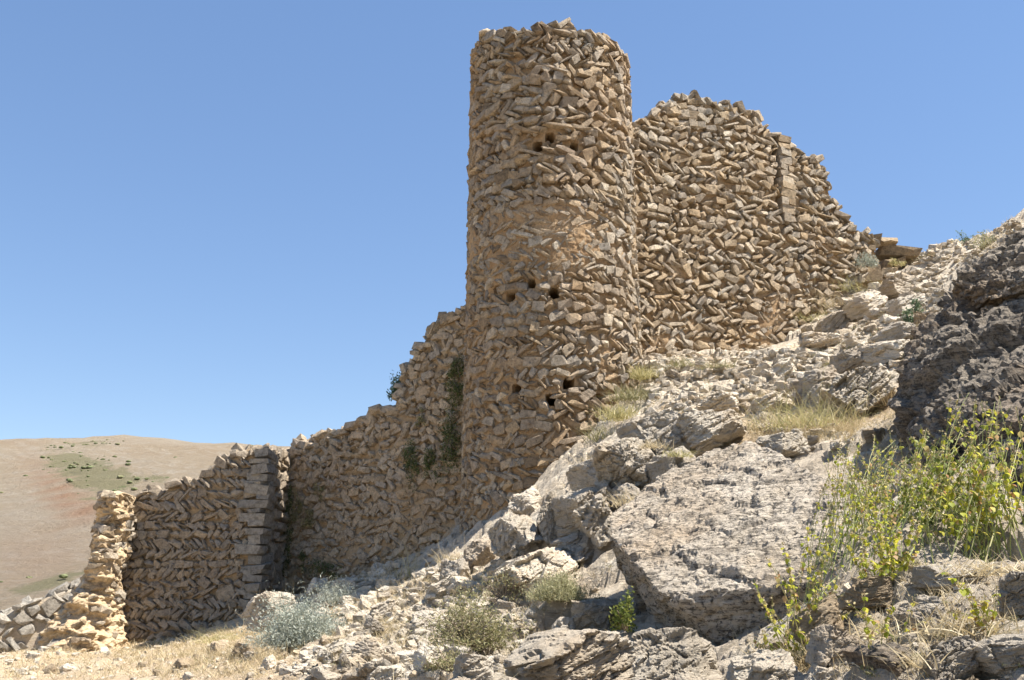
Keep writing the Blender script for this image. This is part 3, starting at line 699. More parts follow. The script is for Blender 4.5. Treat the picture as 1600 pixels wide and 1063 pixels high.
# broken spur at the bastion's end: bare mortar core catching the sun
def build_spur():
    c = np.array([-10.95, 28.6]); z0, z1 = -1.6, float(at(185, 778, 29.3)[2])
    th = empty('broken_spur', (c[0], c[1], z0), 'sunlit cream broken end of masonry at the left of the bastion', 'wall stub')
    nu, nv = 170, 190; a = np.linspace(-math.pi, math.pi, nu, endpoint=False); f = np.linspace(0, 1, nv)
    A, Fv = np.meshgrid(a, f, indexing='ij'); Z = z0 + (z1 - z0)*Fv
    rx = 0.33 + 0.8*sstep(0.62, 0.0, Fv)**1.3; ry = 0.65 + 0.85*sstep(0.5, 0.0, Fv)
    p = np.stack([np.cos(A)*rx, np.sin(A)*ry, Z], -1).reshape(-1, 3)
    q = p*np.array([0.9, 0.9, 2.6])
    o = (0.26*ridged(q*0.8, 3, 81) + 0.20*fbm(p*2.2, 4, 82) + 0.08*fbm(p*7, 3, 83)).reshape(A.shape)
    sc = 1 + o/ np.maximum(rx, 0.5) - 0.1
    hole = np.exp(-(((A + 0.85)/0.22)**2 + ((Z - 0.28)/0.17)**2)); sc = sc - 0.35*hole
    X = c[0] + np.cos(A)*rx*sc - 0.6*sstep(0.8, 0.0, Fv); Y = c[1] + np.sin(A)*ry*sc
    V = np.stack([X, Y, Z], -1).reshape(-1, 3); F = grid_faces(nu, nv, True)
    top = np.arange(nu)*nv + nv - 1; ctr = V[top].mean(0) + np.array([0, 0, 0.12]); V = np.concatenate([V, ctr[None]])
    cap = np.stack([top, np.roll(top, -1), np.full(nu, len(V) - 1), np.full(nu, len(V) - 1)], -1)
    o_ = obj('mortar_core', mesh_np('mortar_core', V - np.array(th.location), F, MORTAR_PALE, False), th)
    obj('broken_top', mesh_np('broken_top', V - np.array(th.location), cap[:, :3], MORTAR_PALE, False), th)
    r = np.random.default_rng(21); st = []
    for k in range(260):
        i, j = int(r.integers(nu)), int(r.integers(4, nv)); aa = a[i]
        if math.sin(aa) > 0.5: continue
        n = np.array([math.cos(aa), math.sin(aa), 0.0]); tx = np.array([-n[1], n[0], 0]); L = r.uniform(0.2, 0.48); t = L*r.uniform(0.35, 0.6)
        P = V[i*nv + j]; B = basis(tx, np.array([0, 0, 1.0]), n, r.normal(0, 0.25)) @ rot_small(r, 0.2)*np.array([L, t, 0.35])[None]
        st.append(Stone(B, P - n*0.09, int(r.integers(36)), n, L*t, STONE_WALL))
    set_stones(th, st)
build_spur()

# low ruined wall at the far left
def build_low_wall():
    WL = Wall((-19.2, 31.0), (-12.9, 34.6), 1.1)
    top = interp([WL.pick(u, v) for u, v in [(-120, 985), (-30, 975), (0, 962), (30, 945), (60, 935), (90, 922), (120, 912), (142, 903), (160, 900)]])
    bot = interp([WL.pick(u, v) for u, v in [(-120, 1050), (0, 1036), (40, 1010), (75, 985), (120, 965), (160, 950)]])
    th = empty('low_wall', (*WL.p0, -2.0), 'low grey ruined wall of tilted blocks below the dry hill', 'wall')
    WL.core(th, bot, top, ROCK, 71, step=0.12)
    st = lay(WL.surf, 0, WL.len, bot, top, 0.36, 0.22, R(46), STONE_LOW, 73, 0.10, 0.0, None, 1.6, 0.5, -3.5, 3.0, None, 0.15)
    st += top_stones(WL, top, 0, WL.len, 34, STONE_LOW, 75, (0.3, 0.6), 0.8)
    set_stones(th, st)
build_low_wall()
# ------------------------------------------------------------------ boulders and rocks
BED = np.array(Matrix.Rotation(R(-20), 3, 'X') @ Matrix.Rotation(R(24), 3, 'Y') @ Matrix.Rotation(R(15), 3, 'Z'))
def rough_rock(P, D, size, seed, strata=1.0, pit=1.0, bed=BED, frac=1.0):
    """push the points of a rock in and out: broken blocks along the bedding, ledges, lumps, solution pits"""
    q = P @ bed.T
    w_ = 0.22*np.stack([gnoise(q*2.2/size, seed + 31), gnoise(q*2.2/size + 7, seed + 32), gnoise(q*2.2/size + 13, seed + 33)], -1)
    fr = 0
    for sc, amp in ((1.15, 0.10), (2.7, 0.045), (6.5, 0.018)):
        (r1, r2_, r3), off, gap = worley3(q*np.array([0.8, 0.8, 1.9])/size*sc + w_*sc, seed + int(sc*10))
        fr = fr + amp*(0.75*r1 + 0.9*(r2_*off[:, 0] + r3*off[:, 1])) - amp*0.55*np.exp(-(gap/0.05)**2)
    s = strata*(0.035*fbm(q*np.array([0.9, 0.9, 4.2])/max(size, 0.25)*1.0, 4, seed) + 0.02*ridged(q*np.array([2.2, 2.2, 8])/max(size, 0.25), 3, seed + 3))
    lump = 0.04*fbm(P*1.6/size, 4, seed + 5) + 0.022*fbm(P*7/size, 4, seed + 6, 0.6)
    n = fbm(q*np.array([3.6, 3.6, 7.5])/size**0.6, 3, seed + 8); pits = -0.06*pit*np.clip(n - 0.14, 0, 0.6)
    n2 = fbm(q*np.array([9, 9, 19])/size**0.5, 3, seed + 9, 0.6); pits = pits - 0.03*pit*np.clip(n2 - 0.05, 0, 0.6)
    return P + D*((s + lump + pits + fr*frac)*size)[:, None]
def polytope(dirs, N, h, p=22):
    k = np.clip(dirs @ (N/h[:, None]).T, 0, None)
    return 1/np.maximum((k**p).sum(1)**(1/p), 1e-6)
def face_dirs(dirs, N, h, p=14):
    """outward direction of the face each ray goes through, blended at the edges"""
    k = np.clip(dirs @ (N/h[:, None]).T, 0, None); k = (k/k.max(1, keepdims=True))**p
    d = k @ N; return d/np.maximum(np.linalg.norm(d, axis=1), 1e-6)[:, None]
def hull_rock(points, sub, seed, p=30, strata=1.0, pit=1.0, size=None, frac=1.0):
    pts = np.array(points, float); c = pts.mean(0)
    V, F, N = hull([tuple(q) for q in pts]); h = ((V[F[:, 0]] - c)*N).sum(1)
    D, Fi = ico(sub); ext = (pts.max(0) - pts.min(0)); sz = size or float(np.prod(ext)**(1/3))*0.5
    w_ = D*ext[None]; w_ /= np.linalg.norm(w_, axis=1)[:, None]
    r = polytope(w_, N, np.maximum(h, 0.03), p); P = c + w_*r[:, None]
    return rough_rock(P, face_dirs(w_, N, np.maximum(h, 0.03)), sz, seed, strata, pit, frac=frac), Fi, c
def hull_block(points, voxel, seed, strata=1.0, pit=1.0, size=1.0, frac=1.0):
    """like hull_rock but evenly meshed all over, for the two largest rocks"""
    pts = np.array(points, float); c = pts.mean(0); V, F, N = hull([tuple(q) for q in pts]); h = np.maximum(((V[F[:, 0]] - c)*N).sum(1), 0.03)
    o = bpy.data.objects.new('tmp', mesh_np('tmp', V - c, F)); COL.objects.link(o)
    m = o.modifiers.new('remesh', 'REMESH'); m.mode = 'VOXEL'; m.voxel_size = voxel; m.use_smooth_shade = False
    me = bpy.data.meshes.new_from_object(o.evaluated_get(bpy.context.evaluated_depsgraph_get()))
    P = np.empty(len(me.vertices)*3, np.float32); me.vertices.foreach_get('co', P); P = P.reshape(-1, 3).astype(float)
    Fq = np.empty(len(me.loops), np.int32); me.loops.foreach_get('vertex_index', Fq); Fq = Fq.reshape(-1, 4)
    bpy.data.objects.remove(o); bpy.data.meshes.remove(me)
    d = P/np.linalg.norm(P, axis=1)[:, None]; D = face_dirs(d, N, h, 24)
    return rough_rock(P + c, D, size, seed, strata, pit, frac=frac), Fq, c
def random_rock(sub, seed, sq=1.0, strata=1.0):
    r = np.random.default_rng(seed); n = int(r.integers(6, 11)); N = r.normal(size=(n, 3)); N = np.concatenate([N, [[0, 0, 1], [0, 0, -1], [1, 0.1, 0], [-1, 0, 0.1], [0.1, 1, 0], [0, -1, 0.2]] + r.normal(size=(6, 3))*0.16])
    N /= np.linalg.norm(N, axis=1)[:, None]; h = np.r_[r.uniform(0.72, 1.1, n), r.uniform(0.7, 0.95, 6)]
    D, F = ico(sub); P = D*polytope(D, N, h, 90)[:, None]
    return rough_rock(P, face_dirs(D, N, h), 1.0, seed, strata, 0.8), F

# the big pale boulder in front
_A, _B, _Cc = at(949, 812, 10.9), at(1166, 686, 12.3), at(1140, 895, 8.7)
_n = np.cross(_B - _A, _Cc - _A)
def on_top(u, v):                      # a point of the boulder's flat tilted top
    d = ray(u, v); return d*((_A @ _n)/(d @ _n))
hero_top = [on_top(u, v) for u, v in [(949, 812), (998, 770), (1062, 730), (1107, 700), (1166, 686), (1200, 708), (1244, 733), (1294, 752), (1332, 776), (1358, 812), (1374, 850), (955, 840), (1033, 928), (1140, 895), (1255, 884), (1335, 905)]]
_m = np.mean(hero_top, axis=0)
hero_pts = hero_top + [at(1064, 1000, 9.3), at(1178, 1045, 8.5), at(1300, 1010, 8.3)]
hero_pts += [p + (_m - p)*np.array([0.34, 0.2, 0]) + np.array([0, 0.25, -1.25]) for p in hero_top[:11]]
V, F, c = hull_block(hero_pts, 0.026, 301, 0.9, 1.8, 1.0, 0.5)
o = obj('boulder', mesh_np('boulder', V - c, F, ROCK_HERO), None, c)
tag(o, 'largest boulder, pale tilted slab with pitted sunlit top and dark undercut left side', 'boulder')

# dark shaded outcrop at the right edge: main face and the ledge that overhangs it
low = [at(*q) for q in [(1428, 520, 12.2), (1470, 490, 12.4), (1540, 440, 12.2), (1640, 420, 12.0), (1405, 655, 11.6), (1415, 600, 11.6), (1490, 790, 9.2), (1600, 840, 8.0), (1700, 860, 7.4), (1420, 700, 10.8), (1520, 560, 10.6), (1600, 540, 10.2), (1720, 520, 9.8)]]
low += [p + np.array([1.0, 2.2, -1.0]) for p in low[:6]] + [np.array([9.0, 12.5, 3.2]), np.array([9.0, 9.5, 0.6]), np.array([7.0, 7.6, 0.0])]
upl = [at(*q) for q in [(1478, 432, 12.0), (1500, 468, 11.8), (1560, 470, 11.3), (1640, 430, 10.9), (1535, 395, 11.9), (1570, 372, 11.9), (1615, 352, 11.9), (1720, 320, 11.8), (1720, 400, 10.8)]]
upl += [p + np.array([0.6, 2.0, -0.5]) for p in upl[:7]] + [np.array([9.0, 13.0, 5.0])]
oc = empty('rock_outcrop', at(1500, 760, 9.6), 'tall dark shaded rock outcrop with an overhanging ledge above the herbs', 'rock outcrop')
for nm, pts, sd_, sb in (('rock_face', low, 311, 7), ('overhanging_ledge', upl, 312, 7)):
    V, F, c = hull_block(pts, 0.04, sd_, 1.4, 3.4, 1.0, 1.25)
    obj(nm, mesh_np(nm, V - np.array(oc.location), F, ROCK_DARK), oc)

def boulder(u0, v0, u1, v1, Y, dep, seed, mat, label, roll=0.0, sub=6, name='rock', strata=1.0, yaw=None, group=None):
    """a rock whose outline fills about the given box of the photograph, standing at distance Y"""
    r = np.random.default_rng(seed)
    h = hit((u0 + u1)/2, min(v1 - (v1 - v0)*0.15, 1062))
    if h is not None: Y = min(Y, h[1] + 0.1)
    c = at((u0 + u1)/2, (v0 + v1)/2, Y); f = project(c)[2]; sx = (u1 - u0)/2*f/FPX; sz = (v1 - v0)/2*f/FPX
    P, F = random_rock(sub, seed, strata=strata)
    P = P/np.abs(P).max(0)
    M = np.array(Matrix.Rotation(yaw if yaw is not None else r.uniform(-0.5, 0.5), 3, 'Z'))
    ca, sa = abs(math.cos(roll)), abs(math.sin(roll)); k = 1.0/(ca + 0.45*sa)
    P = P*np.array([sx*k*1.08, dep/2, sz*1.12*k]) @ np.array(Matrix.Rotation(roll, 3, 'Y')).T
    o = obj(name, mesh_np(name, P @ M.T, F, mat), None, c + np.array([0, dep*0.12, 0]))
    return tag(o, label, 'rock', group)
B_ = [
 (985, 640, 1085, 735, 14.6, 1.5, 401, ROCK, 'blocky grey rock with shaded front, above left of the largest boulder', -0.35, 6),
 (1060, 632, 1168, 715, 14.2, 1.4, 402, ROCK, 'grey rock peeping over the top of the largest boulder', -0.3, 6),
 (942, 668, 1040, 800, 14.0, 1.6, 403, ROCK, 'pale upright rock beside the grass at the tower foot', 0.2, 6),
 (1020, 700, 1110, 790, 13.2, 1.2, 438, ROCK, 'low grey rock wedged behind the left edge of the largest boulder', -0.5, 5),
 (838, 768, 884, 850, 19.0, 0.8, 404, ROCK, 'narrow grey rock left of the dark crack below the tower', 0.1, 6),
 (874, 750, 952, 850, 19.4, 1.3, 405, ROCK, 'broad grey rock right of the dark crack below the tower', -0.15, 6),
 (800, 762, 848, 815, 20.4, 0.9, 406, ROCK_PALE, 'small pale ledge against the tower foot', -0.3, 5),
 (770, 800, 850, 880, 19.0, 1.3, 407, ROCK, 'sloping grey rock under the narrow cracked one', -0.7, 6),
 (756, 862, 924, 948, 14.4, 1.6, 408, ROCK_PALE, 'long sunlit slab below the cracked rocks, rising to the right', -0.42, 6),
 (718, 838, 778, 900, 19.5, 0.9, 409, ROCK, 'rounded grey rock at the lower end of the ridge', -0.4, 5),
 (680, 872, 742, 925, 19.0, 0.9, 410, ROCK, 'grey rock beside the pale grass tuft near the wall', -0.2, 5),
 (905, 938, 968, 1000, 10.6, 0.6, 411, ROCK, 'shaded lumpy rock left of the largest boulder', 0.0, 6),
 (780, 985, 1010, 1110, 8.6, 1.6, 412, ROCK, 'broad outcrop in shadow at the bottom centre', -0.22, 6),
 (1000, 985, 1130, 1110, 8.0, 1.0, 413, ROCK, 'shaded rock under the front of the largest boulder', -0.1, 6),
 (862, 962, 908, 1004, 10.6, 0.5, 414, ROCK_PALE, 'white lump of rock just above the shadowed outcrop', -0.3, 5),
 (704, 1022, 778, 1085, 8.6, 0.5, 415, ROCK_PALE, 'pale square-cut block at the bottom edge left of the shadowed outcrop', 0.05, 6),
 (393, 928, 462, 985, 17.5, 0.9, 416, ROCK_PALE, 'pale pointed rock above the silver shrub by the bastion', -0.45, 6),
 (1186, 668, 1262, 728, 13.6, 0.9, 417, ROCK, 'rounded grey rock right behind the largest boulder', -0.1, 6),
 (1255, 516, 1312, 552, 27.0, 1.4, 418, ROCK_PALE, 'flat-topped block below the end of the sunlit wall', 0.05, 5),
 (1352, 526, 1428, 580, 22.5, 1.4, 419, ROCK_PALE, 'wedge-shaped pale rock on the slope above the bushes', -0.15, 6),
 (1300, 540, 1362, 600, 22.0, 1.2, 420, ROCK, 'shaded block left of the wedge-shaped pale rock', -0.3, 5),
 (1290, 575, 1420, 655, 18.0, 1.9, 421, ROCK, 'large ribbed outcrop left of the dark one', -0.55, 6),
 (1262, 488, 1345, 524, 29.5, 1.0, 422, ROCK, 'slanting ledge rising along the foot of the sunlit wall', -0.62, 6),
 (1386, 500, 1430, 545, 24.5, 1.2, 423, ROCK, 'steep fluted rock on the upper slope', 0.8, 5),
 (1372, 432, 1432, 470, 30.5, 1.2, 424, ROCK, 'dark hollow rock below the stub of dressed blocks', 0.1, 5),
 (1240, 575, 1330, 650, 18.5, 1.2, 425, ROCK, 'shaded grey rock behind the tall grass clump', -0.4, 5),
 (1272, 978, 1352, 1058, 5.9, 0.35, 426, ROCK, 'grey cube of rock at the bottom beside the front herb', 0.15, 6),
 (1235, 945, 1330, 1010, 6.1, 0.32, 427, ROCK_WARM, 'reddish slab leaning behind the grey cube of rock', -0.45, 5),
 (1328, 900, 1408, 952, 6.4, 0.35, 428, ROCK_WARM, 'pinkish block under the leafy herbs', 0.05, 6),
 (1418, 938, 1492, 1015, 5.7, 0.4, 429, ROCK, 'jagged grey rock among dry stalks at the lower right', -0.5, 6),
 (1536, 990, 1660, 1090, 4.6, 0.45, 430, ROCK, 'rounded rock in the bottom right corner', -0.3, 6),
 (1566, 885, 1660, 985, 5.2, 0.45, 431, ROCK, 'pale rock cut by the right edge of the picture', -0.1, 6),
 (1440, 885, 1530, 925, 6.0, 0.45, 432, ROCK_PALE, 'flat pale stone at the root of the tallest herb', 0.0, 5),
 (1140, 1022, 1250, 1090, 5.8, 0.5, 433, ROCK_PALE, 'flat pale rock at the bottom under the front herb', -0.12, 6),
 (1440, 1000, 1545, 1075, 5.0, 0.4, 434, ROCK, 'sloping grey rock left of the one in the corner', -0.35, 6),
 (1350, 1005, 1440, 1080, 5.2, 0.4, 435, ROCK_DARK, 'dark stone between grey rocks along the bottom edge', -0.25, 5),
 (1255, 1042, 1340, 1095, 5.4, 0.3, 436, ROCK_PALE, 'low pale stone on the bottom edge', 0.0, 5),
 (902, 712, 968, 785, 20.5, 1.3, 439, ROCK, 'fissured grey rock between the broad cracked rock and the grass at the tower foot', -0.5, 6),
 (900, 775, 972, 850, 17.5, 1.2, 450, ROCK, 'steep grey rock right of the broad cracked rock', -0.6, 5),
 (790, 838, 850, 885, 18.0, 1.0, 451, ROCK, 'small grey ledge under the sloping rock below the tower', -0.4, 5),
 (955, 745, 1012, 830, 13.4, 0.9, 452, ROCK, 'narrow shaded rock at the left tip of the largest boulder', 0.5, 5),
 (845, 835, 930, 880, 17.5, 1.2, 440, ROCK, 'low grey ledge behind the small cushion plant', -0.3, 5),
 (1095, 612, 1165, 650, 17.5, 1.2, 441, ROCK_PALE, 'flat pale ledge on the slope above the blocky grey rock', -0.15, 5),
 (1175, 615, 1235, 655, 18.5, 1.2, 442, ROCK_PALE, 'tilted pale slab left of the big grass clump', -0.3, 5),
 (1195, 560, 1260, 600, 24.0, 1.4, 443, ROCK_PALE, 'pale block high on the slope under the sunlit wall', -0.2, 5),
 (1330, 455, 1385, 495, 28.5, 1.4, 444, ROCK_PALE, 'pale slab below the dry grass near the end of the sunlit wall', -0.4, 5),
 (1395, 462, 1450, 495, 28.0, 1.3, 445, ROCK_PALE, 'cracked pale slab above the bright green bush', -0.2, 5),
 (640, 955, 710, 1000, 13.5, 0.8, 446, ROCK_PALE, 'bright white slab in the scree left of the wide twiggy shrub', -0.12, 5),
 (575, 935, 630, 972, 17.0, 0.8, 447, ROCK_PALE, 'white rock at the top of the scree', -0.2, 5),
 (500, 1000, 560, 1045, 12.5, 0.7, 448, ROCK_PALE, 'pale sloping stone below right of the silver shrub', -0.3, 5),
 (640, 1010, 700, 1062, 9.8, 0.6, 449, ROCK_PALE, 'pale upright stone left of the square-cut block', 0.2, 5),
 (570, 1040, 640, 1085, 9.2, 0.5, 437, ROCK_PALE, 'pale slab on the bottom edge in the scree', -0.2, 5),
]
for q in B_: boulder(*q[:9], roll=q[9], sub=q[10])

# stub of large dressed blocks where the sunlit wall meets the slope
def block_stub():
    th = empty('wall_stub', at(1385, 434, 33.0), 'short stub of large squared blocks at the end of the sunlit wall', 'wall stub')
    r = np.random.default_rng(31); ref = np.array(th.location)
    for u0, v0, u1, v1, Y, m in [(1352, 367, 1376, 386, 32.6, STONE_WALL), (1374, 366, 1404, 384, 32.8, STONE_WALL), (1374, 384, 1442, 404, 33.0, STONE_WALL), (1376, 404, 1395, 420, 32.8, STONE_WALL), (1395, 403, 1414, 418, 33.0, STONE_WALL), (1412, 404, 1436, 424, 33.4, STONE_WALL), (1374, 418, 1404, 436, 32.7, STONE_WALL), (1342, 418, 1376, 444, 32.0, STONE_WALL)]:
        c = at((u0 + u1)/2, (v0 + v1)/2, Y); f = project(c)[2]
        B = np.eye(3)*np.array([(u1 - u0)*f/FPX*1.02, 0.8, (v1 - v0)*f/FPX*1.02])[None] 
        B = rot_small(r, 0.1) @ B*1.08; o = bpy.data.objects.new('block', stone_mesh(int(r.choice([1, 2, 4, 5, 7, 37, 39, 41])), m)); COL.objects.link(o); o.parent = th
        Bm = np.stack([B[:, 0], B[:, 2], B[:, 1]], 1); M = np.eye(4); M[:3, :3] = Bm; M[:3, 3] = c - ref + np.array([0, 0.3, 0]); o.matrix_local = Matrix(M.tolist())
block_stub()

# loose rocks: one mesh per kind shared by the copies
ROCKS = {}
for k in range(14):
    P, F = random_rock(5 if k < 8 else 4, 500 + k); ROCKS[k] = (P/np.abs(P).max(0), F)
_rm = {}
def rock_mesh(k, mat):
    if (k, mat.name) not in _rm: _rm[(k, mat.name)] = mesh_np('loose_rock', *ROCKS[k], mat)
    return _rm[(k, mat.name)]
placed = []
def scatter(rect, n, px, mats, words, group, seed, flat=0.55, tilt=0.35):
    r = np.random.default_rng(seed); got = 0; tries = 0; u0, v0, u1, v1 = rect
    while got < n and tries < n*14:
        tries += 1; u, v = r.uniform(u0, u1), r.uniform(v0, v1); h = hit(u, v)
        if h is None or h[1] > 40: continue
        w_ = (px[0] + (px[1] - px[0])*r.random()**2.2); f = project(h)[2]; s = w_*f/FPX/2
        if any((h[0] - q[0])**2 + (h[1] - q[1])**2 < ((s + q[2])*0.62)**2 for q in placed): continue
        placed.append((h[0], h[1], s)); mi = int(r.integers(len(mats))); k = int(r.integers(14))
        o = bpy.data.objects.new('loose_rock', rock_mesh(k, mats[mi])); COL.objects.link(o)
        hz = s*r.uniform(flat*0.7, flat*1.35)
        o.scale = (s, s*r.uniform(0.6, 1.0), hz); o.location = (h[0], h[1], float(T(h[0], h[1])) + hz*0.2)
        o.rotation_euler = (r.normal(0, tilt*0.6), r.normal(0.15, tilt), r.uniform(-1.2, 1.2))
        q = (w_ - px[0])/(px[1] - px[0]); size = 'small' if q < 0.12 else ('fist-like' if q < 0.25 else ('middling' if q < 0.5 else 'big'))
        if size == 'fist-like': size = 'smallish'
        colr = {'limestone_grey': 'grey', 'limestone_pale': 'pale', 'limestone_ochre': 'ochre', 'limestone_dark': 'dark'}[mats[mi].name]
        loose.append((o, u, v, size, colr, group, words)); got += 1
loose = []
MARKS = [(1010, 590, 'the tower foot'), (1068, 578, 'the left green tuft'), (1120, 578, 'the right green tuft'), (1230, 540, 'the sunlit wall'), (1310, 575, 'the yellowish tuft'), (1284, 534, 'the flat-topped block'), (1390, 553, 'the wedge-shaped rock'),
    (1330, 570, 'the shaded block'), (1306, 495, 'the slanting ledge'), (1408, 522, 'the fluted rock'), (1402, 451, 'the dark hollow rock'), (1430, 485, 'the bright green bush'), (1400, 415, 'the squared blocks'), (1505, 372, 'the wispy skyline bush'), (1545, 374, 'the dry skyline bush'),
    (468, 970, 'the large silver shrub'), (427, 955, 'the pale pointed rock'), (735, 970, 'the wide twiggy shrub'), (740, 1045, 'the square-cut block'), (605, 1060, 'the bottom scree slab'), (590, 980, 'the scree grass tuft'), (540, 1020, 'the brown dry tuft'), (705, 870, 'the pale bushy tuft'), (640, 880, 'the tall thin stalks'),
    (840, 905, 'the long sunlit slab'), (748, 868, 'the rounded ridge rock'), (872, 950, 'the pale cushion plant'), (936, 968, 'the shaded lumpy rock'), (895, 1030, 'the shadowed outcrop'), (1310, 1018, 'the grey cube of rock'), (1368, 926, 'the pinkish block'), (1455, 975, 'the jagged grey rock'), (1598, 1030, 'the corner rock'),
    (1485, 905, 'the flat stone'), (1195, 1050, 'the flat bottom rock'), (1262, 1000, 'the front herb'), (1224, 698, 'the rounded rock'), (1258, 640, 'the big grass clump'), (1355, 615, 'the ribbed outcrop'), (1420, 640, 'the dark outcrop'), (300, 1000, 'the bastion'), (190, 1000, 'the broken spur'), (60, 1000, 'the low wall')]
SP2 = [ROCK_PALE, ROCK_PALE, ROCK, ROCK_WARM]
scatter((1012, 556, 1275, 640), 52, (11, 40), SP2, 'on the stony slope between tower and sunlit wall', 'stones on the slope behind the tower foot', 601)
scatter((1275, 405, 1480, 575), 48, (11, 44), SP2, 'on the upper slope left of the dark outcrop', 'stones on the upper slope', 602)
scatter((1440, 350, 1600, 415), 20, (10, 26), SP2, 'along the skyline above the dark outcrop', 'stones along the skyline', 603)
scatter((480, 905, 790, 1062), 74, (14, 62), [ROCK_PALE, ROCK_PALE, ROCK_PALE, ROCK], 'in the scree at the bottom centre', 'stones of the lower scree', 604)
scatter((620, 855, 800, 960), 22, (12, 40), SP2, 'by the rock ridge below the curtain wall', 'stones by the rock ridge', 605)
scatter((1180, 900, 1600, 1062), 28, (18, 70), [ROCK, ROCK_PALE, ROCK_WARM], 'among the herbs at the lower right', 'stones among the herbs', 606)
scatter((20, 1008, 440, 1062), 24, (14, 46), [ROCK_PALE, ROCK_PALE, ROCK_WARM], 'in the dry grass at the lower left', 'stones in the dry grass', 607)
scatter((1180, 600, 1420, 720), 24, (12, 48), SP2, 'around the grassy pocket behind the largest boulder', 'stones round the grassy pocket', 608)
scatter((800, 850, 960, 1010), 10, (14, 40), [ROCK, ROCK_PALE], 'in the gully left of the largest boulder', 'stones in the gully', 609)
def label_loose():
    seen = {}
    for o, u, v, size, colr, group, words in loose:
        mk = min(MARKS, key=lambda m: (m[0] - u)**2 + 2.2*(m[1] - v)**2); dx, dy = u - mk[0], v - mk[1]; d = math.hypot(dx, dy)
        if abs(dx) > 1.7*abs(dy): rel = 'left of' if dx < 0 else 'right of'
        elif abs(dy) > 1.7*abs(dx): rel = 'above' if dy < 0 else 'below'
        else: rel = ('above' if dy < 0 else 'below') + (' and left of' if dx < 0 else ' and right of')
        near = 'close ' if d < 26 else ('just ' if d < 48 else ('' if d < 80 else 'well '))
        sx, sy, sz = o.scale; lay_ = 'flat' if sz < 0.5*sx else ('tilted' if abs(o.rotation_euler.y) > 0.38 else ('squat' if sy > 0.8*sx else 'long'))
        lb = f'{size} {lay_} {colr} stone {near}{rel} {mk[2]}'; seen.setdefault(lb, []).append((o, u, v)); tag(o, lb, 'stone', group)
    for lb, it in seen.items():
        if len(it) < 2: continue
        us = [k[1] for k in it]; vs = [k[2] for k in it]; side = max(us) - min(us) >= max(vs) - min(vs)
        rank = sorted(it, key=lambda k: k[1] if side else k[2])
        for k, (o, u, v) in enumerate(rank):
            if len(rank) == 2: o['label'] = f'{lb}, ' + (('left', 'right') if side else ('upper', 'lower'))[k] + ' of two'
            else: o['label'] = f'{lb}, ' + ['first', 'second', 'third', 'fourth', 'fifth'][min(k, 4)] + (' from left' if side else ' from top')
label_loose()
# gravel and chips too small to count
def gravel(n, seed):
    r = np.random.default_rng(seed); V, F, m = [], [], 0
    zones = [((1010, 550, 1300, 680), 0.25, (5, 22)), ((1260, 390, 1480, 600), 0.22, (5, 20)), ((440, 890, 830, 1063), 0.3, (5, 24)), ((1140, 880, 1600, 1063), 0.1, (4, 14)), ((0, 990, 480, 1063), 0.13, (3, 12)), ((1420, 345, 1600, 430), 0.09, (4, 12))]
    for (u0, v0, u1, v1), sh, (a, b) in zones:
        for k in range(int(n*sh)):
            h = hit(r.uniform(u0, u1), r.uniform(v0, v1))
            if h is None or h[1] > 40: continue
            f = project(h)[2]; s = min((a + (b - a)*r.random()**1.8)*f/FPX, 0.36)
            v, fc = STONES[int(r.integers(36))]; M = np.array(Matrix.Rotation(r.uniform(0, 6.28), 3, 'Z')) @ rot_small(r, 0.28)
            V.append((v*np.array([s, s*r.uniform(0.55, 0.95), s*r.uniform(0.3, 0.6)])*1.25) @ M.T + np.array([h[0], h[1], float(T(h[0], h[1])) + s*0.02])); F.append(fc + m); m += len(v)
    o = obj('rubble', mesh_np('rubble', np.concatenate(V), np.concatenate(F), STONE_RUBBLE))
    tag(o, 'pale rubble and stone chips strewn over the slope', 'rubble', kind='stuff')
gravel(3900, 71)
# ------------------------------------------------------------------ plants
def unit(v): return v/np.maximum(np.linalg.norm(v, axis=-1, keepdims=True), 1e-9)
def blades(base, dirs, L, wd, droop, seed, segs=3):
    """tapering curved blades"""
    r = np.random.default_rng(seed); n = len(base); side = unit(np.cross(dirs, r.normal(size=(n, 3)))); rows = []
    for k in range(segs + 1):
        t = k/segs; c = base + dirs*(L*t)[:, None]; c = c + np.stack([0*L, 0*L, -droop*L*t*t], -1) + unit(dirs*np.array([1, 1, 0]))*(droop*L*t*t*0.6)[:, None]
        w_ = (wd*(1 - t*0.92))[:, None]; rows += [c - side*w_, c + side*w_]
    V = np.stack(rows, 1).reshape(-1, 3); m = 2*(segs + 1); F = []
    for k in range(segs): F.append(np.stack([np.arange(n)*m + 2*k, np.arange(n)*m + 2*k + 1, np.arange(n)*m + 2*k + 3, np.arange(n)*m + 2*k + 2], -1))
    return V, np.concatenate(F)
def tube(path, r0, r1):
    path = np.asarray(path); n = len(path); tg = unit(np.gradient(path, axis=0)); ref = np.array([0.3, 0.9, 0.2]); a = unit(np.cross(tg, ref)); b = np.cross(tg, a)
    rad = np.linspace(r0, r1, n)[:, None]; ring = [path + rad*(a*math.cos(q) + b*math.sin(q)) for q in (0, 2.094, 4.189)]
    V = np.stack(ring, 1).reshape(-1, 3); F = []
    for k in range(n - 1):
        for j in range(3): F.append((k*3 + j, k*3 + (j + 1) % 3, (k + 1)*3 + (j + 1) % 3, (k + 1)*3 + j))
    return V, np.array(F)
def join(parts):
    V, F, m = [], [], 0
    for v, f in parts: V.append(v); F.append(f + m); m += len(v)
    return np.concatenate(V), np.concatenate(F)
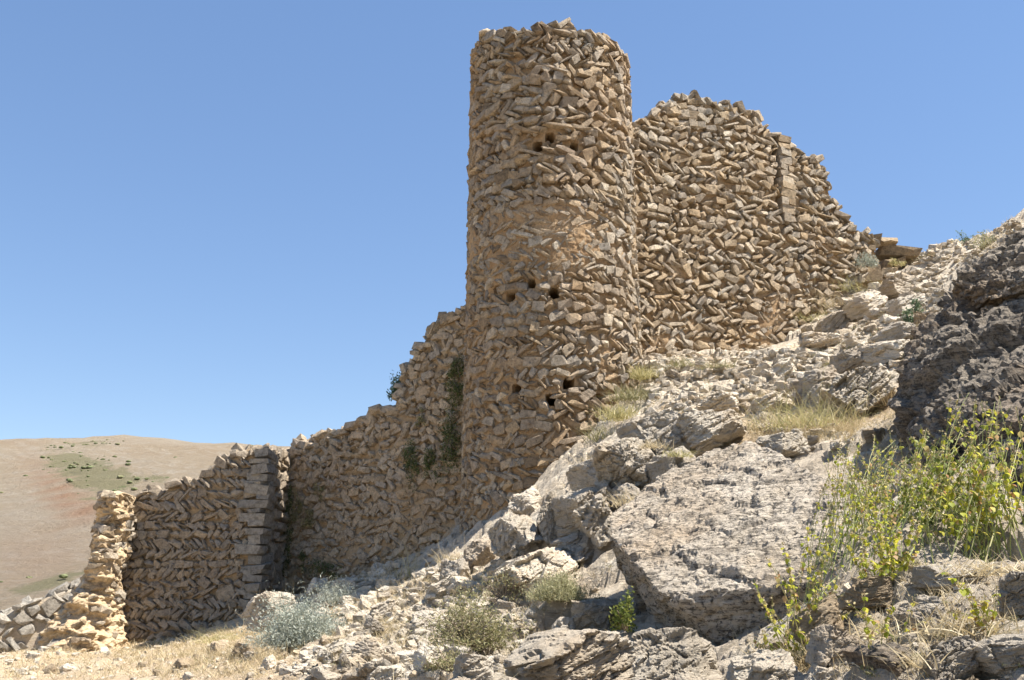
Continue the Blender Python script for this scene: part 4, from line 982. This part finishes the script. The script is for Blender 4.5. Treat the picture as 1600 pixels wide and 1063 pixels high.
def leaf_quads(c, size, seed, aspect=0.5, up=0.3):
    r = np.random.default_rng(seed); n = len(c); a = unit(r.normal(size=(n, 3)) + np.array([0, 0, up])); b = unit(np.cross(a, r.normal(size=(n, 3)))); s = (size*r.uniform(0.6, 1.3, n))[:, None]
    V = np.stack([c, c + (a*0.5 + b*aspect*0.5)*s, c + a*s, c + (a*0.5 - b*aspect*0.5)*s], 1).reshape(-1, 3)
    return V, np.arange(4*n).reshape(n, 4)
def ground_at(u, v, Y=None):
    h = hit(u, v) if Y is None else at(u, v, Y)
    return np.array([h[0], h[1], float(T(h[0], h[1]))]) if Y is None else np.array(h)
def px2m(p, px): return px*project(p)[2]/FPX
def tuft(u, v, hpx, n, mat, label, seed, spread=0.55, wd=0.004, droop=0.25, Y=None, rad=0.25, group=None, name='grass_tuft', heads=0, cat='grass tuft'):
    p = ground_at(u, v, Y); H = px2m(p, hpx); r = np.random.default_rng(seed)
    base = np.stack([r.normal(0, rad*H, n), r.normal(0, rad*H, n), np.zeros(n)], -1)
    d = unit(np.stack([r.normal(0, spread, n), r.normal(0, spread, n), np.ones(n)], -1)); L = H*r.uniform(0.5, 1.1, n)
    th = empty(name, p, label, cat, group)
    obj('blades', mesh_np('blades', *blades(base, d, L, np.full(n, max(wd, px2m(p, 0.55)*0.5)), droop*r.uniform(0.3, 1.6, n), seed), mat), th)
    if heads:
        k = np.argsort(-L)[:heads]; tip = base[k] + d[k]*L[k][:, None] - np.stack([0*L[k], 0*L[k], L[k]*droop], -1)
        hb, hf = blades(base[k], unit(d[k]*np.array([0.6, 0.6, 1])), L[k]*1.35, np.full(heads, max(0.003, px2m(p, 0.4)*0.5)), np.full(heads, 0.1), seed + 1, 4)
        obj('stalks', mesh_np('stalks', hb, hf, mat), th)
    return th
def shrub(u, v, wpx, hpx, n, leaf, mat, label, seed, Y=None, aspect=0.45, up=0.3, twigs=26, twig_mat=None, name='shrub', cat='shrub', shell=0.5, at_pt=None, group=None, flat=1.0):
    p = ground_at(u, v, Y) if at_pt is None else np.array(at_pt); W = px2m(p, wpx)/2; H = px2m(p, hpx); r = np.random.default_rng(seed)
    th = empty(name, p, label, cat, group); ncl = max(6, n//38)
    cd = unit(r.normal(size=(ncl, 3))); cd[:, 2] = np.abs(cd[:, 2]); rr = (r.uniform(shell, 1.0, ncl)*np.exp(r.normal(0, 0.16, ncl)))[:, None]
    cc = cd*rr*np.array([W, W*0.8*flat, H*0.92])*0.86
    k = r.integers(0, ncl, n); c = cc[k] + r.normal(size=(n, 3))*np.array([W, W*flat, H*0.7])*0.155
    c[:, 2] = np.abs(c[:, 2])
    obj('foliage', mesh_np('foliage', *leaf_quads(c, leaf, seed, aspect, up), mat), th)
    tw = []
    for q in range(twigs):
        e = cc[int(r.integers(ncl))]*r.uniform(0.8, 1.4); m = e*0.5 + r.normal(size=3)*0.06*H; tw.append(tube([np.zeros(3) + r.normal(size=3)*np.array([0.05, 0.05, 0])*W, m, e], max(0.006, H*0.012), 0.002))
    obj('twigs', mesh_np('twigs', *join(tw), twig_mat or TWIG), th)
    return th

# silver shrub and its neighbours on the lower left
shrub(468, 1012, 160, 92, 15000, 0.06, LEAF_SILVER, 'large silver-grey shrub in front of the bastion corner', 701, aspect=0.2, up=0.7, twigs=60, shell=0.25, twig_mat=LEAF_SILVER)
shrub(525, 945, 90, 50, 3000, 0.06, LEAF_SILVER, 'thin silvery shrub just above the large silver one', 702, aspect=0.14, up=0.9, twigs=40, twig_mat=LEAF_SILVER)
shrub(735, 1015, 160, 95, 5500, 0.034, LEAF_OLIVE, 'wide twiggy olive-brown shrub left of the shadowed outcrop', 703, aspect=0.35, twigs=200)
shrub(700, 1050, 90, 50, 1200, 0.028, LEAF_OLIVE, 'low dry twiggy shrub on the bottom edge of the scree', 704, aspect=0.35, twigs=70)
shrub(790, 945, 90, 60, 900, 0.03, LEAF_OLIVE, 'sparse dark twiggy shrub under the long sunlit slab', 705, aspect=0.4, twigs=80)
shrub(872, 968, 96, 46, 6500, 0.05, LEAF_CUSH, 'pale yellow-green cushion plant beside the shaded lumpy rock', 706, aspect=0.13, up=1.2, twigs=20, name='cushion_plant', cat='plant')
shrub(858, 868, 50, 24, 1100, 0.05, LEAF_CUSH, 'small cushion plant on the long sunlit slab', 707, aspect=0.16, up=1.0, twigs=12, name='cushion_plant', cat='plant', Y=15.2)
shrub(922, 850, 36, 24, 500, 0.05, LEAF_OLIVE, 'small olive tuft right of the cracked rocks', 708, aspect=0.16, up=1.0, twigs=12, name='cushion_plant', cat='plant', Y=16.5)
shrub(978, 985, 44, 70, 700, 0.035, LEAF_DKG, 'green plant in the shade under the left side of the largest boulder', 709, aspect=0.5, twigs=16, Y=9.0)
shrub(1085, 1050, 85, 30, 1500, 0.022, LEAF_CUSH, 'low pinkish-dry cushion at the bottom below the largest boulder', 710, aspect=0.3, twigs=50, Y=7.0)
# tufts
tuft(705, 890, 46, 170, STRAW, 'pale bushy grass tuft at the foot of the curtain wall', 721, 0.5, heads=8)
tuft(640, 905, 72, 26, STRAW_GREEN, 'tall thin green stalks in front of the curtain wall', 722, 0.22, heads=8, rad=0.12)
tuft(605, 912, 46, 60, STRAW, 'brownish dry tuft left of the tall thin green stalks', 723, 0.4, heads=6)
tuft(418, 985, 62, 60, STRAW, 'dry tuft beside the pale pointed rock', 724, 0.5, heads=8)
tuft(345, 1005, 40, 260, STRAW_GREEN, 'greenish-yellow grass clump at the foot of the bastion', 725, 0.8, rad=0.5)
tuft(455, 935, 60, 12, STRAW, 'few tall dry stalks against the bastion corner', 726, 0.2, heads=6, rad=0.1)
tuft(590, 990, 40, 120, STRAW, 'dry grass tuft among the scree stones', 727, 0.6)
tuft(540, 1030, 44, 160, STRAW, 'brown dry tuft right of the silver shrub', 728, 0.7)
tuft(1258, 675, 78, 380, STRAW_GREEN, 'big clump of yellow-green grass in the pocket behind the largest boulder', 731, 0.45, rad=0.5, heads=40, droop=0.3)
tuft(1215, 672, 50, 260, STRAW, 'straw-coloured grass at the left of the big grass clump', 732, 0.6, rad=0.55)
tuft(1322, 655, 50, 160, STRAW, 'straw-coloured grass at the right of the big grass clump', 733, 0.6, rad=0.5)
tuft(1385, 640, 60, 120, STRAW, 'dry grass at the foot of the dark outcrop', 734, 0.6, rad=0.4)
tuft(1068, 580, 26, 240, LEAF_OLIVE, 'left of two green tufts on the slope behind the tower foot', 735, 0.9, rad=0.5, wd=0.006)
tuft(1120, 580, 24, 220, LEAF_OLIVE, 'right of two green tufts on the slope behind the tower foot', 736, 0.9, rad=0.5, wd=0.006)
tuft(1310, 582, 28, 240, STRAW_GREEN, 'yellowish tuft between shaded rocks on the slope', 737, 0.9, rad=0.5)
tuft(1292, 488, 40, 260, STRAW, 'dry grass along the slanting ledge under the sunlit wall', 738, 0.7, rad=0.6)
tuft(1325, 462, 36, 260, STRAW_GREEN, 'yellow-green grass under the end of the sunlit wall', 739, 0.7, rad=0.6)
tuft(1268, 505, 30, 160, STRAW_GREEN, 'lowest yellow-green tuft along the foot of the sunlit wall', 740, 0.7, rad=0.6)
tuft(1058, 715, 26, 120, STRAW_GREEN, 'small green tuft on the rocks above the largest boulder', 741, 0.8, Y=13.0, rad=0.4)
tuft(1020, 700, 24, 110, STRAW, 'small dry tuft on the pale upright rock', 742, 0.8, Y=13.6, rad=0.5)
for k, (u, v, h, m, lab) in enumerate([(1000, 592, 44, STRAW_GREEN, 'highest green-gold grass against the right foot of the tower'), (985, 625, 48, LEAF_OLIVE, 'second highest grass clump against the right foot of the tower'), (968, 655, 50, STRAW_GREEN, 'middle grass clump down the right foot of the tower'), (952, 690, 56, LEAF_OLIVE, 'lower dark grass clump down the right foot of the tower'), (940, 735, 56, STRAW, 'lowest dry grass clump down the right foot of the tower')]):
    tuft(u, v, h*0.8, 300, m, lab, 750 + k, 0.55, rad=0.38, Y=25.6 - 1.1*k if k < 3 else 23.5 - (k - 3), group='grass at the tower foot', wd=0.007)
tuft(985, 790, 44, 130, STRAW, 'dry grass hanging left of the largest boulder', 756, 0.7, Y=12.6, rad=0.4)
tuft(905, 765, 34, 90, STRAW, 'dry grass on top of the broad cracked rock', 757, 0.7, Y=19.6)
tuft(820, 790, 30, 90, STRAW, 'dry grass on the pale ledge against the tower foot', 758, 0.7, Y=20.2)
shrub(1430, 505, 40, 40, 500, 0.08, LEAF_BLUE, 'bright green bush on the slope left of the dark outcrop', 761, aspect=0.4, twigs=16)
shrub(1355, 418, 36, 28, 900, 0.08, LEAF_SILVER, 'round grey-green bush on the end of the sunlit wall', 762, aspect=0.3, twigs=12, Y=31.5)
shrub(1505, 385, 34, 24, 300, 0.1, LEAF_BLUE, 'dark wispy bush on the skyline', 763, aspect=0.3, twigs=20)
shrub(1545, 385, 46, 22, 500, 0.1, LEAF_CUSH, 'dry low bush on the skyline right of the dark wispy one', 764, aspect=0.2, twigs=20)
shrub(1405, 415, 30, 16, 300, 0.08, STRAW_GREEN, 'yellowish low plant beside the stub of squared blocks', 765, aspect=0.3, twigs=8, Y=32.6)
shrub(1438, 580, 46, 50, 500, 0.06, LEAF_OLIVE, 'brownish plant in the crook of the dark outcrop', 766, aspect=0.2, up=1.0, twigs=20, Y=12.0)

# plants rooted in the walls
def wall_plant(W_, u, v, wpx, hpx, n, mat, label, seed, leaf=0.08, hang=True):
    s, z = W_.pick(u, v); P, tx, nn = W_.surf(s, z); p = P + nn*0.05; r = np.random.default_rng(seed)
    th = empty('wall_plant', p, label, 'plant', 'plants growing on the curtain wall'); Wd, H = px2m(p, wpx)/2, px2m(p, hpx)/2
    ncl = max(5, n//45); cc = r.normal(size=(ncl, 2))*np.array([0.48, 0.6]); k = r.integers(0, ncl, n); q = cc[k] + r.normal(size=(n, 2))*(0.10 + 0.28*r.random(ncl)[k])[:, None]; q[:, 1] -= 0.5*np.abs(q[:, 0])
    c = q[:, :1]*Wd*tx + np.stack([0*q[:, 1], 0*q[:, 1], q[:, 1]*H], -1) + nn*np.abs(r.normal(0, 0.5, n))[:, None]*Wd*0.8
    obj('foliage', mesh_np('foliage', *leaf_quads(c, leaf, seed, 0.3, -0.5 if hang else 0.4), mat), th)
    tw = [tube([np.zeros(3), (cc[j][0]*Wd*tx + np.array([0, 0, cc[j][1]*H]))*0.5 + nn*Wd*0.4, cc[j][0]*Wd*tx + np.array([0, 0, cc[j][1]*H]) + nn*Wd*0.3], 0.015, 0.004) for j in range(ncl)]
    obj('stems', mesh_np('stems', *join(tw), TWIG), th)
for k, (u, v, wd_, h_, n, m, lab) in enumerate([
    (645, 712, 26, 50, 900, LEAF_WALL, 'round dark green plant on the curtain wall, left of three'), (675, 716, 20, 46, 600, LEAF_WALL, 'narrow green plant hanging between two darker ones on the curtain wall'),
    (707, 685, 34, 82, 1500, LEAF_WALL, 'largest dark green plant on the curtain wall, against the tower'), (714, 612, 26, 34, 600, LEAF_WALL, 'middle green plant where curtain wall meets tower'),
    (716, 572, 26, 42, 700, LEAF_WALL, 'highest green plant where curtain wall meets tower'), (660, 660, 16, 20, 200, LEAF_OLIVE, 'faint olive tuft above the round dark plant'),
    (486, 808, 22, 28, 420, LEAF_OLIVE, 'olive tuft on the curtain wall right of the bastion'), (468, 790, 22, 40, 420, LEAF_OLIVE, 'brownish trailing plant close to the bastion on the curtain wall'),
    (512, 888, 60, 26, 700, LEAF_WALL, 'low green plant at the foot of the curtain wall'), (475, 874, 18, 16, 200, LEAF_WALL, 'small green tuft low on the curtain wall near the bastion'), (500, 760, 18, 22, 150, LEAF_OLIVE, 'small dry tuft high on the curtain wall near the bastion')]):
    wall_plant(WC, u, v, wd_, h_, n, m, lab, 780 + k)
for k, (u, v, wd_, h_, n, lab) in enumerate([(450, 780, 14, 60, 500, 'upper ivy in the dark corner between bastion and curtain'), (446, 850, 16, 60, 600, 'lower ivy in the dark corner between bastion and curtain')]):
    wall_plant(WC, u + 6, v, wd_, h_, n, LEAF_WALL, lab, 795 + k)
pt = np.array([*WC.surf(WC.pick(606, 634)[0], 0)[0][:2], 0.0]); pt[2] = WC.pick(606, 634)[1] + 0.3; pt = pt - WC.n3*0.5
shrub(606, 634, 36, 48, 1300, 0.10, LEAF_BLUE, 'blue-green bush on top of the curtain wall against the sky', 798, at_pt=pt, aspect=0.35, twigs=14)

# tall herbs in front on the right: every stem a part, every leaf a piece of its stem
SEED = leaf_mat('dry_seed_head', [(0.0, (0.30, 0.22, 0.13)), (0.6, (0.48, 0.38, 0.22)), (1.0, (0.58, 0.52, 0.26))], 0.2)
def leaf_shape(mat):
    t = np.linspace(0, 1, 5); wv = np.array([0.0, 0.34, 0.40, 0.24, 0.0]); V = []; F = []
    for k in range(5): V += [(-wv[k], t[k], 0.10*wv[k]*2 - 0.22*t[k]**2), (0, t[k], -0.22*t[k]**2), (wv[k], t[k], 0.10*wv[k]*2 - 0.22*t[k]**2)]
    for k in range(4):
        for j in (0, 1): F.append((k*3 + j, k*3 + j + 1, k*3 + 3 + j + 1, k*3 + 3 + j))
    return mesh_np('leaf', np.array(V), np.array(F), mat, True)
LEAF_M = leaf_shape(LEAF_YG)
LM = [tuple(v.co) for v in LEAF_M.vertices]; LMF = np.array([list(p.vertices) for p in LEAF_M.polygons]); LMV = np.array(LM)
def herb(base, tips, label, seed, r0=0.0045, nodes=(4, 8), lsize=(0.025, 0.05), single=False, stem_mat=None, leaf_mat_=None, name='tall_herb', fr=0.3, bend=0.12, root=0.06):
    """base: root point; tips: world points the stems reach"""
    r = np.random.default_rng(seed); th = empty(name, base, label, 'herb', 'tall yellow-green herbs'); base = np.array(base)
    for tip in tips:
        b0 = np.clip(r.normal(size=3), -1.3, 1.3)*np.array([root, root, 0]); b0[2] = float(T(base[0] + b0[0], base[1] + b0[1])) - base[2] - 0.02; e = np.array(tip) - base; L = np.linalg.norm(e - b0)
        t = np.linspace(0, 1, 8)[:, None]; path = b0 + (e - b0)*t + np.sin(t*math.pi)*r.normal(size=3)*bend*L*0.5 + np.array([0, 0, 1])*np.sin(t*math.pi)*0.04*L
        path = path + np.cumsum(r.normal(size=path.shape)*0.006*L, 0)*t
        so = obj('stem', mesh_np('stem', *tube(path, r0*r.uniform(0.8, 1.2), r0*0.35), stem_mat or STEM_PALE), th)
        ms = []; nn = int(r.integers(*nodes))
        for k in range(nn):
            q = fr + (1 - fr)*(k + r.random()*0.6)/nn; i = min(int(q*7), 6); P = path[i] + (path[i + 1] - path[i])*(q*7 - i); az = r.uniform(0, 6.28)
            for sd2 in (0, math.pi):
                for _ in range(1 if r.random() < 0.6 else 2):
                    if r.random() < 0.4: continue
                    s = r.uniform(*lsize)*(1.1 - 0.4*q); M = Matrix.Rotation(az + sd2 + r.normal(0, 0.4), 3, 'Z') @ Matrix.Rotation(r.uniform(-1.5, 0.1), 3, 'X')
                    ms.append((np.array(M)*s, P))
        hd = r.uniform(0.55, 1.0, 5); pts_ = [path[min(int(q*7), 6)] + (path[min(int(q*7), 6) + 1] - path[min(int(q*7), 6)])*(q*7 - min(int(q*7), 6)) for q in hd]
        hc = np.repeat(np.array(pts_), 5, 0) + r.normal(size=(25, 3))*0.006
        tag(obj('seed_heads', mesh_np('seed_heads', *leaf_quads(hc, 0.016, int(r.integers(1e6)), 0.6, 0.8), SEED), so), kind='stuff')
        for M, P in (ms if single else []):
            lo = bpy.data.objects.new('leaf', LEAF_M); COL.objects.link(lo); lo.parent = so; Q = np.eye(4); Q[:3, :3] = M; Q[:3, 3] = P; lo.matrix_local = Matrix(Q.tolist())
        if not single and ms:
            V = np.concatenate([LMV @ M.T + P for M, P in ms]); Fm = np.concatenate([LMF + 15*k for k in range(len(ms))])
            tag(obj('leaves', mesh_np('leaves', V, Fm, leaf_mat_ or LEAF_YG, True), so), kind='stuff')
    return th
def tips(lst, Y, jitter, seed):
    r = np.random.default_rng(seed); return [at(u, v, Y + r.normal(0, jitter)) for u, v in lst]
b1 = ground_at(1585, 875)
herb(b1, tips([(1530, 625), (1475, 640), (1443, 668), (1588, 632), (1556, 700), (1500, 690)], b1[1], 0.25, 1), 'tallest pale-stemmed herb at the right edge, leaning left', 801, 0.0065, (8, 12), (0.045, 0.07), single=True)
herb(b1 + np.array([-0.12, 0.05, 0]), tips([(1412, 700), (1452, 740), (1430, 790), (1560, 660), (1598, 700), (1482, 760), (1520, 720), (1610, 640), (1430, 760), (1465, 800), (1500, 640), (1520, 670), (1545, 630), (1575, 660), (1440, 830), (1500, 780), (1540, 760), (1580, 720), (1470, 690), (1425, 725), (1550, 800)], b1[1], 0.3, 2), 'fan of slanting stems at the foot of the tallest herb', 802, 0.0042, (6, 9), (0.04, 0.06), bend=0.05)
b2 = ground_at(1262, 1040)
herb(b2, tips([(1180, 905), (1196, 880), (1222, 850), (1240, 905), (1254, 870), (1285, 830), (1300, 800), (1212, 960), (1190, 985), (1310, 900), (1180, 1000), (1270, 940), (1230, 1000), (1330, 960), (1205, 930), (1225, 900), (1248, 845), (1265, 820), (1292, 870), (1320, 930), (1195, 940), (1238, 940), (1275, 900), (1260, 960), (1185, 925), (1210, 890), (1232, 870), (1290, 800), (1305, 850), (1318, 880), (1245, 980), (1275, 985), (1215, 1005), (1300, 985)], b2[1] - 0.1, 0.2, 3), 'front herb at the bottom, in front of the largest boulder', 803, 0.0042, (6, 10), (0.03, 0.05), single=True)
b3 = ground_at(1385, 905)
herb(b3, tips([(1340, 800), (1352, 775), (1372, 810), (1390, 790), (1405, 825), (1425, 810), (1440, 850), (1330, 850), (1345, 880), (1365, 850), (1400, 870), (1450, 880), (1380, 880), (1416, 900), (1330, 830), (1360, 900), (1345, 790), (1362, 765), (1380, 760), (1398, 800), (1412, 780), (1432, 830), (1356, 820), (1376, 840), (1394, 850), (1336, 870), (1424, 870), (1440, 800), (1350, 860)], b3[1], 0.25, 4), 'bushy yellow-green herb in the middle of the herbs', 804, 0.0035, (11, 17), (0.026, 0.048), fr=0.1)
b4 = ground_at(1345, 840)
r4 = np.random.default_rng(44)
herb(b4, tips([(r4.uniform(1290, 1400), r4.uniform(680, 760)) for _ in range(85)], b4[1] + 0.4, 0.6, 5), 'thicket of thin upright stems beside the right end of the largest boulder', 805, 0.004, (4, 7), (0.026, 0.042), bend=0.05, root=0.35)
b5 = ground_at(1470, 835)
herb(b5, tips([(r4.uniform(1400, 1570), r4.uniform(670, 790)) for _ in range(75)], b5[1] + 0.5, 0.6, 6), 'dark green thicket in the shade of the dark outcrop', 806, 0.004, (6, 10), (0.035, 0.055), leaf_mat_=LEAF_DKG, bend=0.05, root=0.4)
b6 = ground_at(1530, 985)
herb(b6, tips([(1470, 890), (1500, 905), (1540, 930), (1555, 915), (1520, 940), (1545, 950), (1480, 960)], b6[1], 0.15, 7), 'small sprawling herb with yellow leaves near the right corner', 807, 0.003, (4, 7), (0.03, 0.05), single=True)
b7 = ground_at(1395, 1010)
herb(b7, tips([(1360, 930), (1338, 960), (1400, 940), (1430, 930), (1370, 985), (1450, 965), (1320, 940)], b7[1], 0.15, 8), 'sparse herb among the rocks at the bottom right', 808, 0.003, (4, 7), (0.025, 0.04))
b8 = ground_at(890, 1055)
herb(b8, tips([(870, 1035), (905, 1030), (930, 1020), (965, 1000), (850, 1040), (915, 1045)], b8[1], 0.1, 9), 'few thin yellow sprigs in front of the shadowed outcrop', 809, 0.002, (2, 4), (0.012, 0.02))
tuft(1262, 1050, 70, 130, STRAW, 'dry straw at the root of the front herb', 821, 0.5, rad=0.2)
tuft(1400, 1000, 60, 150, STRAW, 'tangle of dry straw between the rocks at the bottom right', 822, 1.0, rad=0.6)
tuft(1500, 1000, 70, 170, STRAW, 'dry straw around the yellow-leaved herb near the corner', 823, 1.0, rad=0.6)
tuft(1540, 905, 60, 160, STRAW, 'dead grey stalks at the root of the tallest herb', 824, 1.1, rad=0.6)
tuft(1450, 1050, 60, 100, STRAW, 'dry straw on the bottom edge between grey rocks', 825, 0.9, rad=0.5)

r5 = np.random.default_rng(45)
herb(ground_at(1540, 870), tips([(r5.uniform(1470, 1610), r5.uniform(610, 740)) for _ in range(40)], b1[1] + 0.5, 0.4, 10), 'stand of tall thin stalks rising before the dark outcrop', 810, 0.0048, (5, 8), (0.032, 0.055), bend=0.05, root=0.3)
herb(ground_at(1440, 860), tips([(r5.uniform(1380, 1500), r5.uniform(660, 780)) for _ in range(36)], b1[1] + 0.6, 0.4, 11), 'stand of pale stalks left of the tallest herb', 811, 0.0042, (4, 8), (0.03, 0.048), bend=0.05, root=0.3)
# dry grass cover, uncountable
def grass_cover():
    r = np.random.default_rng(91); B, D, L, W_ = [], [], [], []
    for (u0, v0, u1, v1), n, hh in [((0, 1005, 420, 1063), 620, (0.06, 0.28)), ((180, 985, 470, 1035), 520, (0.08, 0.32)), ((400, 930, 640, 1010), 520, (0.08, 0.24)), ((480, 890, 760, 940), 320, (0.08, 0.22)), ((1180, 620, 1340, 690), 700, (0.08, 0.25)), ((1010, 560, 1290, 640), 120, (0.05, 0.14)), ((1260, 400, 1480, 560), 160, (0.06, 0.2)), ((1150, 900, 1600, 1063), 260, (0.06, 0.18)), ((1430, 345, 1600, 410), 140, (0.1, 0.25)), ((80, 940, 200, 1010), 160, (0.1, 0.25)), ((540, 890, 960, 1063), 260, (0.06, 0.2)), ((940, 590, 1200, 720), 160, (0.05, 0.16)), ((1340, 640, 1440, 760), 160, (0.06, 0.22))]:
        for k in range(n):
            h = hit(r.uniform(u0, u1), r.uniform(v0, v1))
            if h is None or h[1] > 40: continue
            m = 9; f = project(h)[2]; hgt = r.uniform(*hh)
            xy = h[None, :2] + r.normal(0, 0.07, (m, 2)); z = T(xy[:, 0], xy[:, 1]); B.append(np.c_[xy, z])
            D.append(unit(np.c_[r.normal(0, 0.5, (m, 2)), np.ones(m)])); L.append(hgt*r.uniform(0.5, 1.2, m)); W_.append(np.full(m, max(0.0025, 0.45*f/FPX)))
    B, D, L, W_ = map(np.concatenate, (B, D, L, W_))
    tag(obj('dry_grass', mesh_np('dry_grass', *blades(B, D, L, W_, r.uniform(0.1, 0.5, len(L)), 5, 2), STRAW)), 'short dry straw-coloured grass covering the ground', 'grass', kind='stuff')
grass_cover()
def low_weeds():
    r = np.random.default_rng(95); C = []
    for (u0, v0, u1, v1), n in [((1010, 560, 1480, 660), 60), ((1270, 400, 1480, 560), 50), ((480, 880, 960, 1050), 60), ((200, 990, 480, 1050), 26), ((1180, 880, 1600, 1063), 40)]:
        for k in range(n):
            h = hit(r.uniform(u0, u1), r.uniform(v0, v1))
            if h is None or h[1] > 40: continue
            rad = min(r.uniform(3, 9)*project(h)[2]/FPX, 0.16); m = 46; d = r.normal(size=(m, 3))*rad*np.array([1, 1, 0.5]); d[:, 2] = np.abs(d[:, 2]); C.append(np.array([h[0], h[1], float(T(h[0], h[1]))]) + d)
    C = np.concatenate(C); f = project(C)[2]
    tag(obj('low_weeds', mesh_np('low_weeds', *leaf_quads(C, np.maximum(0.02, 2.6*f/FPX), 96, 0.35, 0.8), LEAF_OLIVE)), 'low olive-green weeds scattered between the stones', 'weeds', kind='stuff')
low_weeds()
def hill_scrub():
    r = np.random.default_rng(92); P = np.stack([HX, HY, HZ], -1); U, Vv, f = project(P); vis = (U > -60) & (U < 420) & (HY > 60) & (HY < 340)
    w_ = (np.clip(HG, 0, 1)**1.5 + 0.012)*vis*(HY/150)**1.2; w_ = w_/w_.sum(); idx = r.choice(len(P), 320, p=w_); D, F = ico(2); parts = []
    dx = 4.6
    for i in idx:
        s = r.uniform(0.12, 0.38); c = P[i] + np.array([r.uniform(-dx, dx), 0, 0]); v = D*(1 + 0.5*gnoise(D*2.2 + i, 3)[:, None])*np.array([s*1.5, s*1.2, s*0.8])
        parts.append((v + c, F))
    tag(obj('hillside_scrub', mesh_np('hillside_scrub', *join(parts), LEAF_SCRUB)), 'green scrub dotted over the dry hill', 'scrub', kind='stuff')
hill_scrub()
